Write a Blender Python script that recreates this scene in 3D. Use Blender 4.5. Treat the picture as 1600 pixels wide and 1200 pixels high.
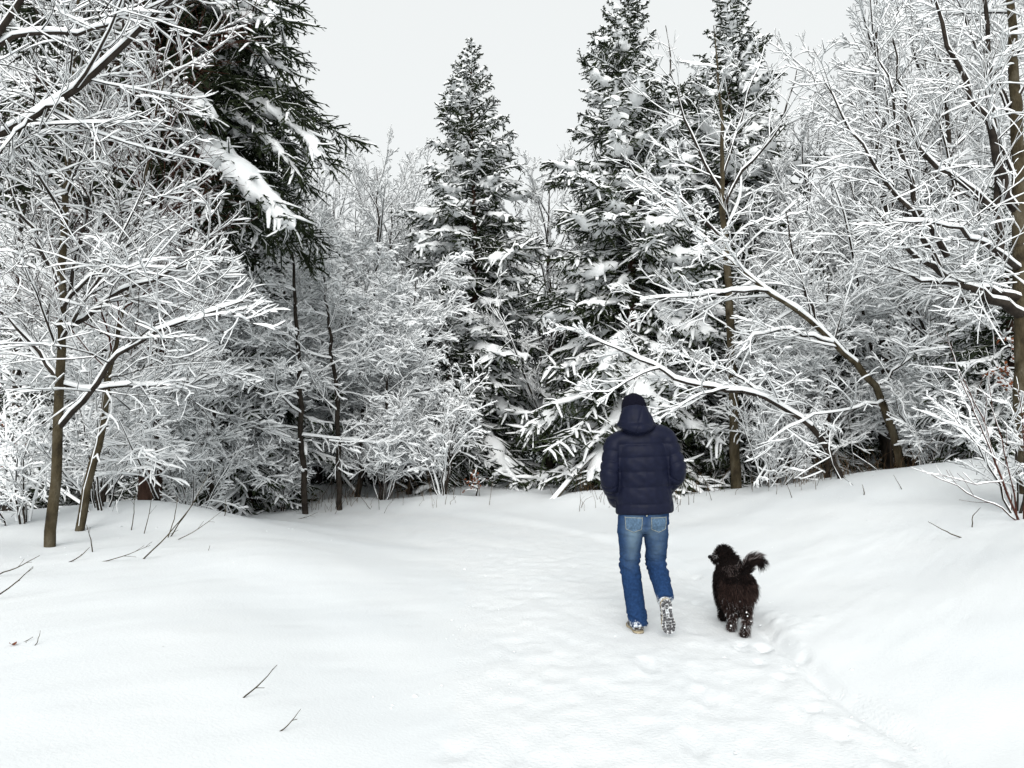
import bpy, math, random
import numpy as np
from mathutils import Vector, Matrix, noise as mnoise

for o in list(bpy.data.objects):
    bpy.data.objects.remove(o, do_unlink=True)
scene = bpy.context.scene
COL = scene.collection

# ------------------------------------------------------------------ camera
EYE = 1.60
F = 1155.0                       # focal length in pixels of the 1600 px wide photograph
PITCH = math.atan2(59.0, F)      # horizon a little under the middle of the frame
cam_d = bpy.data.cameras.new('camera')
cam_d.sensor_width = 36.0
cam_d.lens = 36.0 * F / 1600.0
cam_d.clip_start = 0.05
cam_d.clip_end = 2000.0
cam = bpy.data.objects.new('camera', cam_d)
COL.objects.link(cam)
cam.location = (0, 0, EYE)
cam.rotation_euler = (math.radians(90) + PITCH, 0, 0)
scene.camera = cam

# ------------------------------------------------------------------ world: overcast winter sky
world = bpy.data.worlds.new('World')
scene.world = world
world.use_nodes = True
wn, wl = world.node_tree.nodes, world.node_tree.links
wn.clear()
w_out = wn.new('ShaderNodeOutputWorld')
w_bg = wn.new('ShaderNodeBackground')
w_sky = wn.new('ShaderNodeTexSky')
w_sky.sky_type = 'NISHITA'
w_sky.sun_disc = False
SUN_EL, SUN_ROT = math.radians(32), math.radians(188)
w_sky.sun_elevation = SUN_EL
w_sky.sun_rotation = SUN_ROT
w_sky.dust_density = 4.0
w_hs = wn.new('ShaderNodeHueSaturation')
w_hs.inputs['Saturation'].default_value = 0.15
w_hs.inputs['Value'].default_value = 1.0
w_mix = wn.new('ShaderNodeMixRGB')
w_mix.inputs[0].default_value = 0.90
w_mix.inputs[2].default_value = (4.9, 5.06, 5.06, 1)     # the cloud layer
wl.new(w_sky.outputs[0], w_hs.inputs['Color'])
wl.new(w_hs.outputs[0], w_mix.inputs[1])
wl.new(w_mix.outputs[0], w_bg.inputs['Color'])
w_bg.inputs['Strength'].default_value = 0.10
wl.new(w_bg.outputs[0], w_out.inputs['Surface'])

sun_d = bpy.data.lights.new('sun', 'SUN')
sun_d.energy = 1.5
sun_d.angle = math.radians(45)
sun_d.color = (1.0, 0.985, 0.96)
sun = bpy.data.objects.new('sun', sun_d)
COL.objects.link(sun)
sun.rotation_euler = (math.radians(90) - SUN_EL, 0, math.radians(-8))
sun.location = (0, -20, 40)

vs = scene.view_settings
vs.view_transform = 'Standard'
vs.look = 'None'
vs.exposure = 0.90
vs.gamma = 1.0
vs.use_curve_mapping = False

cy = scene.cycles
cy.max_bounces = 8
cy.diffuse_bounces = 8
cy.glossy_bounces = 2
cy.transmission_bounces = 2
cy.transparent_max_bounces = 4
cy.use_adaptive_sampling = True
cy.adaptive_threshold = 0.02
cy.use_denoising = True
cy.caustics_reflective = False
cy.caustics_refractive = False

# ------------------------------------------------------------------ helpers
rng = np.random.default_rng(7)
UP = np.array([0.0, 0.0, 1.0])


def W(px, py, Y):
    """the world point at depth Y that the photograph shows at pixel (px, py)"""
    c, s = math.cos(PITCH), math.sin(PITCH)
    u, v = (px - 800.0) / F, (600.0 - py) / F
    d = np.array([u, c - v * s, s + v * c])
    return np.array([0, 0, EYE]) + d * (Y / d[1])


def nrm(a):
    return a / np.maximum(np.linalg.norm(a, axis=-1, keepdims=True), 1e-9)


def _hash(ix, iy, iz, seed):
    h = (ix.astype(np.int64) * 374761393 + iy.astype(np.int64) * 668265263 + iz.astype(np.int64) * 2147483647 + seed * 974634777) & 0x7fffffff
    h = ((h ^ (h >> 13)) * 1274126177) & 0x7fffffff
    return ((h ^ (h >> 16)) & 0xffff) / 65535.0


def vnoise(x, y, z=None, seed=0):
    """value noise in -1..1"""
    if z is None:
        z = np.zeros_like(x)
    xi, yi, zi = np.floor(x), np.floor(y), np.floor(z)
    fx, fy, fz = x - xi, y - yi, z - zi
    fx, fy, fz = [f * f * f * (f * (f * 6 - 15) + 10) for f in (fx, fy, fz)]
    xi, yi, zi = xi.astype(np.int64), yi.astype(np.int64), zi.astype(np.int64)
    def c(a, b, d):
        return _hash(xi + a, yi + b, zi + d, seed)
    x00 = c(0, 0, 0) * (1 - fx) + c(1, 0, 0) * fx
    x10 = c(0, 1, 0) * (1 - fx) + c(1, 1, 0) * fx
    x01 = c(0, 0, 1) * (1 - fx) + c(1, 0, 1) * fx
    x11 = c(0, 1, 1) * (1 - fx) + c(1, 1, 1) * fx
    return ((x00 * (1 - fy) + x10 * fy) * (1 - fz) + (x01 * (1 - fy) + x11 * fy) * fz) * 2 - 1


def fbm(x, y, z=None, seed=0, octv=4):
    a, f, s = 0.5, 1.0, 0.0
    for i in range(octv):
        s = s + a * vnoise(x * f + 17.3 * i, y * f - 9.1 * i, None if z is None else z * f, seed + i)
        a *= 0.5
        f *= 2.03
    return s


def sstep(a, b, x):
    t = np.clip((x - a) / (b - a), 0, 1)
    return t * t * (3 - 2 * t)


class MB:
    """collects vertices and faces, builds ONE mesh"""
    def __init__(self):
        self.v, self.f, self.n = [], [], 0

    def add(self, v, *faces):
        v = np.asarray(v, dtype=np.float64).reshape(-1, 3)
        for f in faces:
            f = np.asarray(f, dtype=np.int64)
            if f.size:
                self.f.append(f + self.n)
        self.v.append(v)
        self.n += len(v)

    def mesh(self, name, mat, smooth=True):
        me = bpy.data.meshes.new(name)
        if self.v:
            v = np.concatenate(self.v)
            me.vertices.add(len(v))
            me.vertices.foreach_set('co', v.astype(np.float32).ravel())
            idx = np.concatenate([f.ravel() for f in self.f]).astype(np.int32)
            tot = np.concatenate([np.full(len(f), f.shape[1]) for f in self.f])
            st = (np.cumsum(tot) - tot).astype(np.int32)
            me.loops.add(len(idx))
            me.loops.foreach_set('vertex_index', idx)
            me.polygons.add(len(tot))
            me.polygons.foreach_set('loop_start', st)
            me.polygons.foreach_set('use_smooth', np.full(len(tot), bool(smooth)))
            me.update(calc_edges=True)
            me.validate()
        for m in (mat if isinstance(mat, (list, tuple)) else [mat]):
            me.materials.append(m)
        return me


def link(name, me, parent=None, **props):
    o = bpy.data.objects.new(name, me)
    COL.objects.link(o)
    if parent is not None:
        o.parent = parent
    for k, val in props.items():
        o[k] = val
    return o


def thing(name, label, cat, loc=(0, 0, 0), group=None):
    o = bpy.data.objects.new(name, None)
    o.empty_display_size = 0.2
    COL.objects.link(o)
    o.location = loc
    o['label'] = label
    o['category'] = cat
    if group:
        o['group'] = group
    return o


def material(name, rough=0.8):
    m = bpy.data.materials.new(name)
    m.use_nodes = True
    nt = m.node_tree
    b = nt.nodes['Principled BSDF']
    b.inputs['Roughness'].default_value = rough
    b.inputs['Specular IOR Level'].default_value = 0.08
    return m, nt, b


def ramp_mat(name, scale, stops, rough=0.85, bump=0.0, bscale=None, detail=4, stretch=(1, 1, 1), coord='Object', bdist=0.01):
    """noise -> colour ramp -> base colour, optional bump"""
    m, nt, b = material(name, rough)
    N, L = nt.nodes, nt.links
    tc = N.new('ShaderNodeTexCoord')
    mp = N.new('ShaderNodeMapping')
    mp.inputs['Scale'].default_value = stretch
    nz = N.new('ShaderNodeTexNoise')
    nz.inputs['Scale'].default_value = scale
    nz.inputs['Detail'].default_value = detail
    cr = N.new('ShaderNodeValToRGB')
    els = cr.color_ramp.elements
    els[0].position, els[0].color = stops[0][0], (*stops[0][1], 1)
    els[1].position, els[1].color = stops[-1][0], (*stops[-1][1], 1)
    for p, c in stops[1:-1]:
        e = els.new(p)
        e.color = (*c, 1)
    L.new(tc.outputs[coord], mp.inputs['Vector'])
    L.new(mp.outputs[0], nz.inputs['Vector'])
    L.new(nz.outputs['Fac'], cr.inputs['Fac'])
    L.new(cr.outputs[0], b.inputs['Base Color'])
    if bump:
        n2 = N.new('ShaderNodeTexNoise')
        n2.inputs['Scale'].default_value = bscale or scale
        n2.inputs['Detail'].default_value = 6
        bp = N.new('ShaderNodeBump')
        bp.inputs['Strength'].default_value = bump
        bp.inputs['Distance'].default_value = bdist
        L.new(mp.outputs[0], n2.inputs['Vector'])
        L.new(n2.outputs['Fac'], bp.inputs['Height'])
        L.new(bp.outputs[0], b.inputs['Normal'])
    return m


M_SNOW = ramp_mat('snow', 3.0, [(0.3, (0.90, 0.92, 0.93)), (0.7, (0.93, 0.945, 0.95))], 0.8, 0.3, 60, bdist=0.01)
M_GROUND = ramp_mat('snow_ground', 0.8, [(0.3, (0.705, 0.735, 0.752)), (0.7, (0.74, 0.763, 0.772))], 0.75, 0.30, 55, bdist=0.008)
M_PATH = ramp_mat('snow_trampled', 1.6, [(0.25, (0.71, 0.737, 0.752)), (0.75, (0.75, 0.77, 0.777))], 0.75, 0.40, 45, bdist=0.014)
M_BARK = ramp_mat('bark', 9, [(0.3, (0.016, 0.013, 0.011)), (0.7, (0.046, 0.038, 0.031))], 0.9, 0.6, 40)
M_BARK_OLIVE = ramp_mat('bark_olive', 9, [(0.28, (0.020, 0.016, 0.011)), (0.5, (0.062, 0.050, 0.030)), (0.74, (0.115, 0.10, 0.072))], 0.9, 0.9, 45, stretch=(1, 1, .5), bdist=.02, detail=8)
M_BARK_RED = ramp_mat('bark_red', 9, [(0.3, (0.035, 0.012, 0.009)), (0.7, (0.09, 0.036, 0.026))], 0.9, 0.6, 30)
M_BARK_SPRUCE = ramp_mat('bark_spruce', 12, [(0.3, (0.022, 0.013, 0.010)), (0.7, (0.075, 0.044, 0.033))], 0.95, 0.8, 35, stretch=(1, 1, .4), bdist=0.02)
M_NEEDLE = ramp_mat('needles', 2.2, [(0.3, (0.010, 0.016, 0.009)), (0.7, (0.036, 0.046, 0.022))], 0.8)
M_LEAF = ramp_mat('dead_leaves', 14, [(0.3, (0.10, 0.028, 0.014)), (0.7, (0.28, 0.10, 0.045))], 0.8)

# ------------------------------------------------------------------ terrain
CL = np.array([(0.85, -40), (0.85, 0), (0.84, 4), (0.78, 7), (0.25, 9.6), (-1.3, 11.6), (-4.2, 12.6), (-9, 13.2), (-20, 14.5), (-60, 18)], float)
# a smooth centre line
_t = np.concatenate([[0], np.cumsum(np.linalg.norm(np.diff(CL, axis=0), axis=1))])
_s = np.arange(0, _t[-1], 0.25)
CLX, CLY = np.interp(_s, _t, CL[:, 0]), np.interp(_s, _t, CL[:, 1])
_k = np.ones(9) / 9
CLX = np.convolve(np.pad(CLX, 4, 'edge'), _k, 'valid')
CLY = np.convolve(np.pad(CLY, 4, 'edge'), _k, 'valid')


def path_dist(x, y):
    """signed distance from the path's middle: negative on the left of someone walking it"""
    sh = x.shape
    x, y = x.ravel(), y.ravel()
    best = np.full(x.shape, 1e9)
    sg = np.zeros(x.shape)
    for i in range(len(CLX) - 1):
        ax, ay = CLX[i], CLY[i]
        dx, dy = CLX[i + 1] - ax, CLY[i + 1] - ay
        l2 = dx * dx + dy * dy
        t = np.clip(((x - ax) * dx + (y - ay) * dy) / l2, 0, 1)
        ex, ey = x - ax - t * dx, y - ay - t * dy
        d2 = ex * ex + ey * ey
        m = d2 < best
        best = np.where(m, d2, best)
        sg = np.where(m, np.sign(ex * dy - ey * dx), sg)
    return (np.sqrt(best) * sg).reshape(sh)


PATH_HW = 1.18
HUMPS = [  # x, y, rx, ry, height
    (4.9, 5.6, 1.5, 1.3, 0.30), (6.6, 10.8, 1.7, 1.1, 0.30), (7.9, 10.2, 1.5, 1.4, 0.22), (5.2, 11.9, 1.2, 0.8, 0.10),
    (-4.7, 9.6, 1.5, 0.8, 0.24), (-3.2, 10.6, 1.0, 0.6, 0.10), (-7.3, 9.0, 1.4, 0.8, 0.10), (-1.35, 13.9, 0.8, 0.4, 0.16),
    (1.6, 13.4, 0.9, 0.5, 0.22), (3.2, 12.9, 1.1, 0.6, 0.10), (-5.6, 6.6, 1.3, 0.9, 0.06), (0.2, 14.1, 0.7, .4, 0.08), (-3.0, 14.2, 0.7, .4, 0.12)]


def base_height(x, y, d):
    n1 = fbm(x * 0.35, y * 0.35, seed=3, octv=3)
    left = sstep(PATH_HW - 0.25, PATH_HW + 2.2, -d) * 0.37 + sstep(3.5, 8, -d) * 0.06
    ramp = 0.16 + 0.44 * sstep(2.2, 6.5, x)
    right = sstep(PATH_HW - 0.05, PATH_HW + 3.3, d) * ramp + 0.05 * sstep(PATH_HW - 0.05, PATH_HW + 0.22, d)
    h = np.where(d < 0, left, right)
    off = sstep(PATH_HW - 0.2, PATH_HW + 1.2, np.abs(d))
    h = h + off * 0.10 * n1
    for hx, hy, rx, ry, hh in HUMPS:
        h = h + hh * np.exp(-((x - hx) / rx) ** 2 - ((y - hy) / ry) ** 2)
    # the land falls a little away on the far left, rises slowly deep in the wood
    h = h - 0.35 * sstep(10.5, 17, y) * sstep(5.0, 8, -x)
    h = h + 0.02 * np.maximum(0, y - 15) * sstep(15, 40, y)
    return h


def ground_z(x, y):
    x, y = np.atleast_1d(np.float64(x)), np.atleast_1d(np.float64(y))
    r = base_height(x, y, path_dist(x, y))
    return float(r[0]) if r.size == 1 else r


def spaced(lo, hi, dense_lo, dense_hi, step, grow=1.16):
    a = list(np.arange(dense_lo, dense_hi + step / 2, step))
    s, v = step, dense_hi
    while v < hi:
        s *= grow
        v += s
        a.append(v)
    s, v = step, dense_lo
    while v > lo:
        s *= grow
        v -= s
        a.insert(0, v)
    return np.array(a)


def build_ground():
    xs = spaced(-400, 400, -3.6, 5.0, 0.042, 1.10)
    ys = spaced(-60, 700, 2.8, 8.5, 0.040, 1.05)
    X, Y = np.meshgrid(xs, ys)
    d = path_dist(X, Y)
    Z = base_height(X, Y, d)
    near = 1 - sstep(18, 40, np.hypot(X, Y))
    dn = np.abs(d) + 0.22 * fbm(X * 1.3, Y * 1.3, seed=52, octv=3)
    onp = 1 - np.where(d < 0, sstep(PATH_HW - 0.75, PATH_HW + 0.25, dn), sstep(PATH_HW - 0.25, PATH_HW + 0.12, dn))
    # wind-packed streaks on the banks
    u, v = X * 0.75 + Y * 0.66, -X * 0.66 + Y * 0.75
    Z += (1 - onp) * near * (0.012 * fbm(u * 0.8, v * 3.0, seed=21, octv=3) + 0.028 * fbm(X * 1.1, Y * 1.1, seed=31, octv=2))
    # the trampled path: lumps, ruts and foot prints
    Z += onp * near * (0.014 * fbm(X * 8.5, Y * 7.0, seed=41, octv=4) + 0.016 * fbm(X * 1.7, Y * 1.1, seed=45, octv=3))
    g = np.random.default_rng(5)
    def dents(n, fx, fy, depth, rx, ry):
        for _ in range(n):
            cx, cyy = fx(), fy()
            a = g.normal(0, 0.35)
            i0, i1 = np.searchsorted(xs, [cx - 0.5, cx + 0.5])
            j0, j1 = np.searchsorted(ys, [cyy - 0.5, cyy + 0.5])
            xx, yy = X[j0:j1, i0:i1] - cx, Y[j0:j1, i0:i1] - cyy
            p, q = xx * math.cos(a) + yy * math.sin(a), -xx * math.sin(a) + yy * math.cos(a)
            r2 = (p / (rx * g.uniform(.7, 1.2))) ** 2 + (q / (ry * g.uniform(.7, 1.2))) ** 2
            dz = depth * g.uniform(.4, 1.2)
            Z[j0:j1, i0:i1] += -dz * np.exp(-r2 ** 2) + 0.08 * dz * np.exp(-((r2 - 1.7) / 0.7) ** 2)
    dents(90, lambda: g.uniform(-0.1, 1.9), lambda: g.uniform(2.8, 10.5), 0.005, 0.05, 0.12)
    dents(40, lambda: g.normal(0.0, 0.22), lambda: g.uniform(3.0, 9.0), 0.007, 0.06, 0.13)
    dents(26, lambda: g.normal(1.75, 0.12), lambda: g.uniform(5.0, 7.6), 0.018, 0.05, 0.06)
    def prints(pts, depth, rx, ry):
        for cx, cyy in pts:
            i0, i1 = np.searchsorted(xs, [cx - .3, cx + .3])
            j0, j1 = np.searchsorted(ys, [cyy - .3, cyy + .3])
            r2 = ((X[j0:j1, i0:i1] - cx) / rx) ** 2 + ((Y[j0:j1, i0:i1] - cyy) / ry) ** 2
            Z[j0:j1, i0:i1] += -depth * np.exp(-r2 ** 3) + .12 * depth * np.exp(-((r2 - 1.6) / .5) ** 2)
    prints([(1.0 + (.10 if k % 2 else -.09) + g.normal(0, .02), 5.05 - .62 * k + g.normal(0, .04)) for k in range(5)], .020, .065, .15)
    prints([(1.72 + (.06 if k % 2 else -.06) + g.normal(0, .025), 5.4 - .2 * k + g.normal(0, .04)) for k in range(14)], .014, .045, .05)
    # kicked-up lumps right of the dog
    for _ in range(45):
        cx, cyy, r = 2.02 + g.normal(0, .14), 5.75 + g.normal(0, .25), g.uniform(.012, .035)
        i0, i1 = np.searchsorted(xs, [cx - 0.2, cx + 0.2]); j0, j1 = np.searchsorted(ys, [cyy - 0.2, cyy + 0.2])
        Z[j0:j1, i0:i1] += 0.45 * r * np.exp(-((X[j0:j1, i0:i1] - cx) ** 2 + (Y[j0:j1, i0:i1] - cyy) ** 2) / (r * r))
    # the rut along the right edge
    er = d - (PATH_HW - 0.02) + 0.07 * fbm(Y * 1.6, X * 1.6, seed=8, octv=3)
    fade = (1 - sstep(6.2, 8.5, Y)) * near
    brk = 0.85 + 0.45 * vnoise(X * 2.2, Y * 2.2, seed=61)
    Z += fade * brk * (-0.045 * np.exp(-((er + 0.05) / 0.06) ** 2) + 0.020 * np.exp(-((er - 0.06) / 0.08) ** 2))
    # level ground under the walker and the dog
    Z -= (Z - 0.0) * np.exp(-(((X - 1.02) / 0.28) ** 2 + ((Y - 5.62) / 0.36) ** 2) ** 2) * 0.85
    Z -= (Z - 0.0) * np.exp(-(((X - 1.72) / 0.16) ** 2 + ((Y - 5.9) / 0.45) ** 2) ** 2) * 0.85
    ny, nx = X.shape
    V = np.stack([X, Y, Z], -1).reshape(-1, 3)
    ii = np.arange((ny - 1) * (nx - 1))
    r, c = ii // (nx - 1), ii % (nx - 1)
    a = r * nx + c
    faces = np.stack([a, a + 1, a + nx + 1, a + nx], 1)
    # smooth normals shared by both sheets
    gy, gx = np.gradient(Z, ys, xs)
    Nn = nrm(np.stack([-gx, -gy, np.ones_like(gx)], -1)).reshape(-1, 3)
    fx = 0.25 * (d[:-1, :-1] + d[1:, :-1] + d[:-1, 1:] + d[1:, 1:]).ravel()
    edge = 0.22 * fbm(V[a, 0] * 1.5, V[a, 1] * 1.5, seed=77, octv=3)
    isp = np.abs(fx) < PATH_HW + edge
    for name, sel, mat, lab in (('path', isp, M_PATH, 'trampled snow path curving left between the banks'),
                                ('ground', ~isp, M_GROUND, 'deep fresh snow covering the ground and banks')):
        f = faces[sel]
        used, inv = np.unique(f, return_inverse=True)
        mb = MB()
        mb.add(V[used], inv.reshape(-1, 4))
        me = mb.mesh(name, mat)
        try:
            me.normals_split_custom_set_from_vertices([tuple(q) for q in Nn[used]])
        except Exception as e:
            print('normals', e)
        link(name, me, kind='structure', label=lab)


build_ground()

# ------------------------------------------------------------------ branch geometry
def tangents(P):
    T = np.empty_like(P)
    T[:, 1:-1] = P[:, 2:] - P[:, :-2]
    T[:, 0] = P[:, 1] - P[:, 0]
    T[:, -1] = P[:, -1] - P[:, -2]
    return nrm(T)


def frames(P):
    T = tangents(P)
    S = np.cross(T, UP)
    bad = np.min(np.linalg.norm(S, axis=-1), axis=1) < 0.25          # steep somewhere: one other reference for the whole branch
    S[bad] = np.cross(T[bad], np.array([0.1, 1.0, 0.05]))
    S = nrm(S)
    U = np.cross(S, T)
    return T, S, U


def snow_frames(P):
    T = tangents(P)
    S = np.cross(T, UP)
    bad = np.linalg.norm(S, axis=-1) < 0.05
    S[bad] = np.array([1.0, 0, 0])
    S = nrm(S)
    return T, S, np.cross(S, T)


def quads(N, K, ns, closed=True):
    n = np.arange(N)[:, None, None] * K * ns
    k = np.arange(K - 1)[None, :, None] * ns
    m = ns if closed else ns - 1
    s = np.arange(m)[None, None, :]
    s2 = (s + 1) % ns
    a, b = n + k + s, n + k + s2
    return np.stack([a, b, b + ns, a + ns], -1).reshape(-1, 4)


def add_tube(mb, P, R, ns=4):
    N, K, _ = P.shape
    T, S, U = frames(P)
    an = np.arange(ns) * 2 * math.pi / ns + 0.4
    V = P[:, :, None] + R[:, :, None, None] * (np.cos(an)[None, None, :, None] * S[:, :, None] + np.sin(an)[None, None, :, None] * U[:, :, None])
    mb.add(V, quads(N, K, ns))


PROF5 = np.array([(-1.0, -0.1), (-0.85, 0.55), (0.0, 1.0), (0.85, 0.55), (1.0, -0.1)])
PROF3 = np.array([(-1.0, 0.0), (0.0, 1.15), (1.0, 0.0)])
PROF4 = np.array([(-1.0, 0.0), (-0.62, 0.95), (0.62, 0.95), (1.0, 0.0)])


def add_snow(mb, P, R, w, h, g, keep=0.9, prof=PROF4, power=1.2, lump=0.35, fac=None, gaps=0.0):
    """a ridge of snow along the top of each branch; steep stretches hold less"""
    N, K, _ = P.shape
    if fac is None:
        fac = np.ones((N, 1))
    sel = g.random(N) < keep
    P, R, fac = P[sel], R[sel], fac[sel]
    N = len(P)
    if N == 0:
        return
    T, S, U = snow_frames(P)
    hz = np.clip(np.hypot(T[..., 0], T[..., 1]), 0.0, 1) ** power
    amt = hz * (1 + lump * g.normal(0, 1, (N, K))) * g.uniform(0.45, 1.25, (N, 1)) * fac
    amt = np.clip(amt, 0.0, 2.0) * np.where(g.random((N, K)) < gaps, 0.15, 1.0)
    amt[:, -1] *= 0.45
    Hh = h * amt
    Ww = np.where(amt > 0.12, R * 0.85 + w * np.sqrt(amt), R * 0.4)
    base = P + UP * (R * 0.25)[..., None]
    V = base[:, :, None] + prof[None, None, :, 0, None] * Ww[:, :, None, None] * S[:, :, None] \
        + prof[None, None, :, 1, None] * (Hh + R * 0.6)[:, :, None, None] * (0.5 * U + 0.5 * UP)[:, :, None]
    ns = len(prof)
    ends = np.arange(N)[:, None] * K * ns + (K - 1) * ns + np.arange(ns)[None]
    mb.add(V, quads(N, K, ns), ends)


def spawn(P, R, n, t0, t1, ang, angsd, length, K, rr, up, wig, g, flat=None, rmin=0.003, lendecay=0.5, rel=True, uplean=0.0):
    """children of every branch in P; vectorised"""
    N, K0, _ = P.shape
    plen = np.linalg.norm(np.diff(P, axis=1), axis=-1).sum(1)
    cnt = np.full(N, n) if np.isscalar(n) else np.asarray(n)
    idx = np.repeat(np.arange(N), cnt)
    M = len(idx)
    j = np.concatenate([np.arange(c) for c in cnt]) if M else np.zeros(0)
    t = t0 + (t1 - t0) * (j + g.uniform(0.1, 0.9, M)) / np.maximum(cnt[idx], 1)
    ft = t * (K0 - 1)
    i0 = np.minimum(ft.astype(int), K0 - 2)
    fr = (ft - i0)[:, None]
    T, S, U = frames(P)
    pos = P[idx, i0] * (1 - fr) + P[idx, i0 + 1] * fr
    tn, sd, u = T[idx, i0], S[idx, i0], U[idx, i0]
    rad = R[idx, i0] * (1 - fr[:, 0]) + R[idx, i0 + 1] * fr[:, 0]
    a = np.radians(g.normal(ang, angsd, M))
    if flat is None:
        az = g.uniform(0, 2 * math.pi, M)
    else:
        az = np.where((j % 2) == 0, 0, math.pi) + g.normal(0, flat, M)
    d = np.cos(a)[:, None] * tn + np.sin(a)[:, None] * (np.cos(az)[:, None] * sd + np.sin(az)[:, None] * u)
    d[:, 2] += uplean
    d = nrm(d)
    L = (plen[idx] if rel else 1.0) * length * (1 - lendecay * (t - t0) / max(t1 - t0, 1e-6)) * g.uniform(0.65, 1.25, M)
    Q = np.empty((M, K, 3))
    Q[:, 0] = pos
    bend = g.normal(0, wig * 1.15, (M, 3))            # each twig keeps curving its own way
    for k in range(1, K):
        d = d + bend * (4.0 / K) + g.normal(0, wig * .55, (M, 3))
        d[:, 2] += up
        d = nrm(d)
        Q[:, k] = Q[:, k - 1] + d * (L / (K - 1))[:, None]
    s = np.linspace(0, 1, K)[None]
    r0 = np.minimum(rad * 0.75, np.maximum(rr * L, rmin * 1.5))
    RR = np.maximum(r0[:, None] * (1 - 0.8 * s), rmin)
    return Q, RR, idx, t


def poly(pts, radii, K=14, jitter=0.0, g=None):
    """a hand-laid limb: smooth resample of explicit points"""
    pts = np.asarray(pts, float)
    t = np.concatenate([[0], np.cumsum(np.linalg.norm(np.diff(pts, axis=0), axis=1))])
    t /= t[-1]
    s = np.linspace(0, 1, K)
    dense = np.linspace(0, 1, K * 4)
    D = np.stack([np.interp(dense, t, pts[:, i]) for i in range(3)], 1)
    k = 5
    pad = np.concatenate([np.repeat(D[:1], k, 0), D, np.repeat(D[-1:], k, 0)])
    ker = np.ones(2 * k + 1) / (2 * k + 1)
    D2 = np.stack([np.convolve(pad[:, i], ker, 'valid') for i in range(3)], 1)
    D2[0], D2[-1] = D[0], D[-1]
    P = np.stack([np.interp(s, dense, D2[:, i]) for i in range(3)], 1)
    if jitter and g is not None:
        P[1:-1] += g.normal(0, jitter, (K - 2, 3))
    R = np.interp(s, np.linspace(0, 1, len(radii)), radii)
    return P[None], R[None]


def pixpoly(pp, radii, K=14, jitter=0.0, g=None, ground=False):
    pts = [W(*p) for p in pp]
    if ground:
        pts[0][2] = ground_z(pts[0][0], pts[0][1]) - 0.12
    return poly(pts, radii, K, jitter, g)


class Tree:
    """trunk / crown / snow meshes, coordinates relative to the base"""
    def __init__(self, base):
        self.base = np.asarray(base, float)
        self.trunk, self.crown, self.snow = MB(), MB(), MB()

    def finish(self, name, label, cat, mats, group=None, crown='crown'):
        o = thing(name, label, cat, tuple(self.base), group)
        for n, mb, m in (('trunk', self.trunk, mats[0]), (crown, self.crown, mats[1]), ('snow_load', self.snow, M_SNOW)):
            if mb.n:
                for i in range(len(mb.v)):
                    mb.v[i] = mb.v[i] - self.base
                link(n, mb.mesh(n, m), o)
        return o


def copy_thing(src, loc, rz=0.0, sc=1.0, label=None, group=None, tilt=(0, 0)):
    o = src.copy()
    COL.objects.link(o)
    o.location = loc
    o.rotation_euler = (tilt[0], tilt[1], rz)
    o.scale = (sc, sc, sc) if np.isscalar(sc) else sc
    if label:
        o['label'] = label
    if group:
        o['group'] = group
    for ch in src.children:
        c = ch.copy()
        COL.objects.link(c)
        c.parent = o
    return o


def ramify(tr, P, R, g, spec, wsnow=0.011, hsnow=0.028, keep=0.92, bark_sides=3, thin=0.78):
    """grow the levels in spec on the limbs P and skin everything; returns the last level"""
    lev = (P, R)
    for sp in spec:
        Q, RR, _, _ = spawn(lev[0], lev[1], g=g, **sp)
        add_tube(tr.crown, Q, RR * thin, bark_sides)
        far = 1.0 if thin > .79 else 1.05
        add_snow(tr.snow, Q, RR * thin, wsnow * far, hsnow * 1.25, g, keep, PROF3 if sp is spec[-1] else PROF4, lump=.22, gaps=.035)
        lev = (Q, RR)
    return lev


def shoots(tr, P, R, g, n, length, up=.06, ang=35):
    """thin bare twigs that hold no snow"""
    q, qr, _, _ = spawn(P, R, n, .2, 1.0, ang, 14, length, 4, .004, up, .08, g, rel=False, rmin=.0022)
    add_tube(tr.crown, q, qr, 3)


def limb(tr, P, R, g, sides=7, snow=(0.02, 0.05), into='crown', keep=1.0):
    add_tube(getattr(tr, into), P, R, sides)
    if snow:
        add_snow(tr.snow, P, R, snow[0], snow[1], g, keep, PROF5, lump=0.18)


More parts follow.
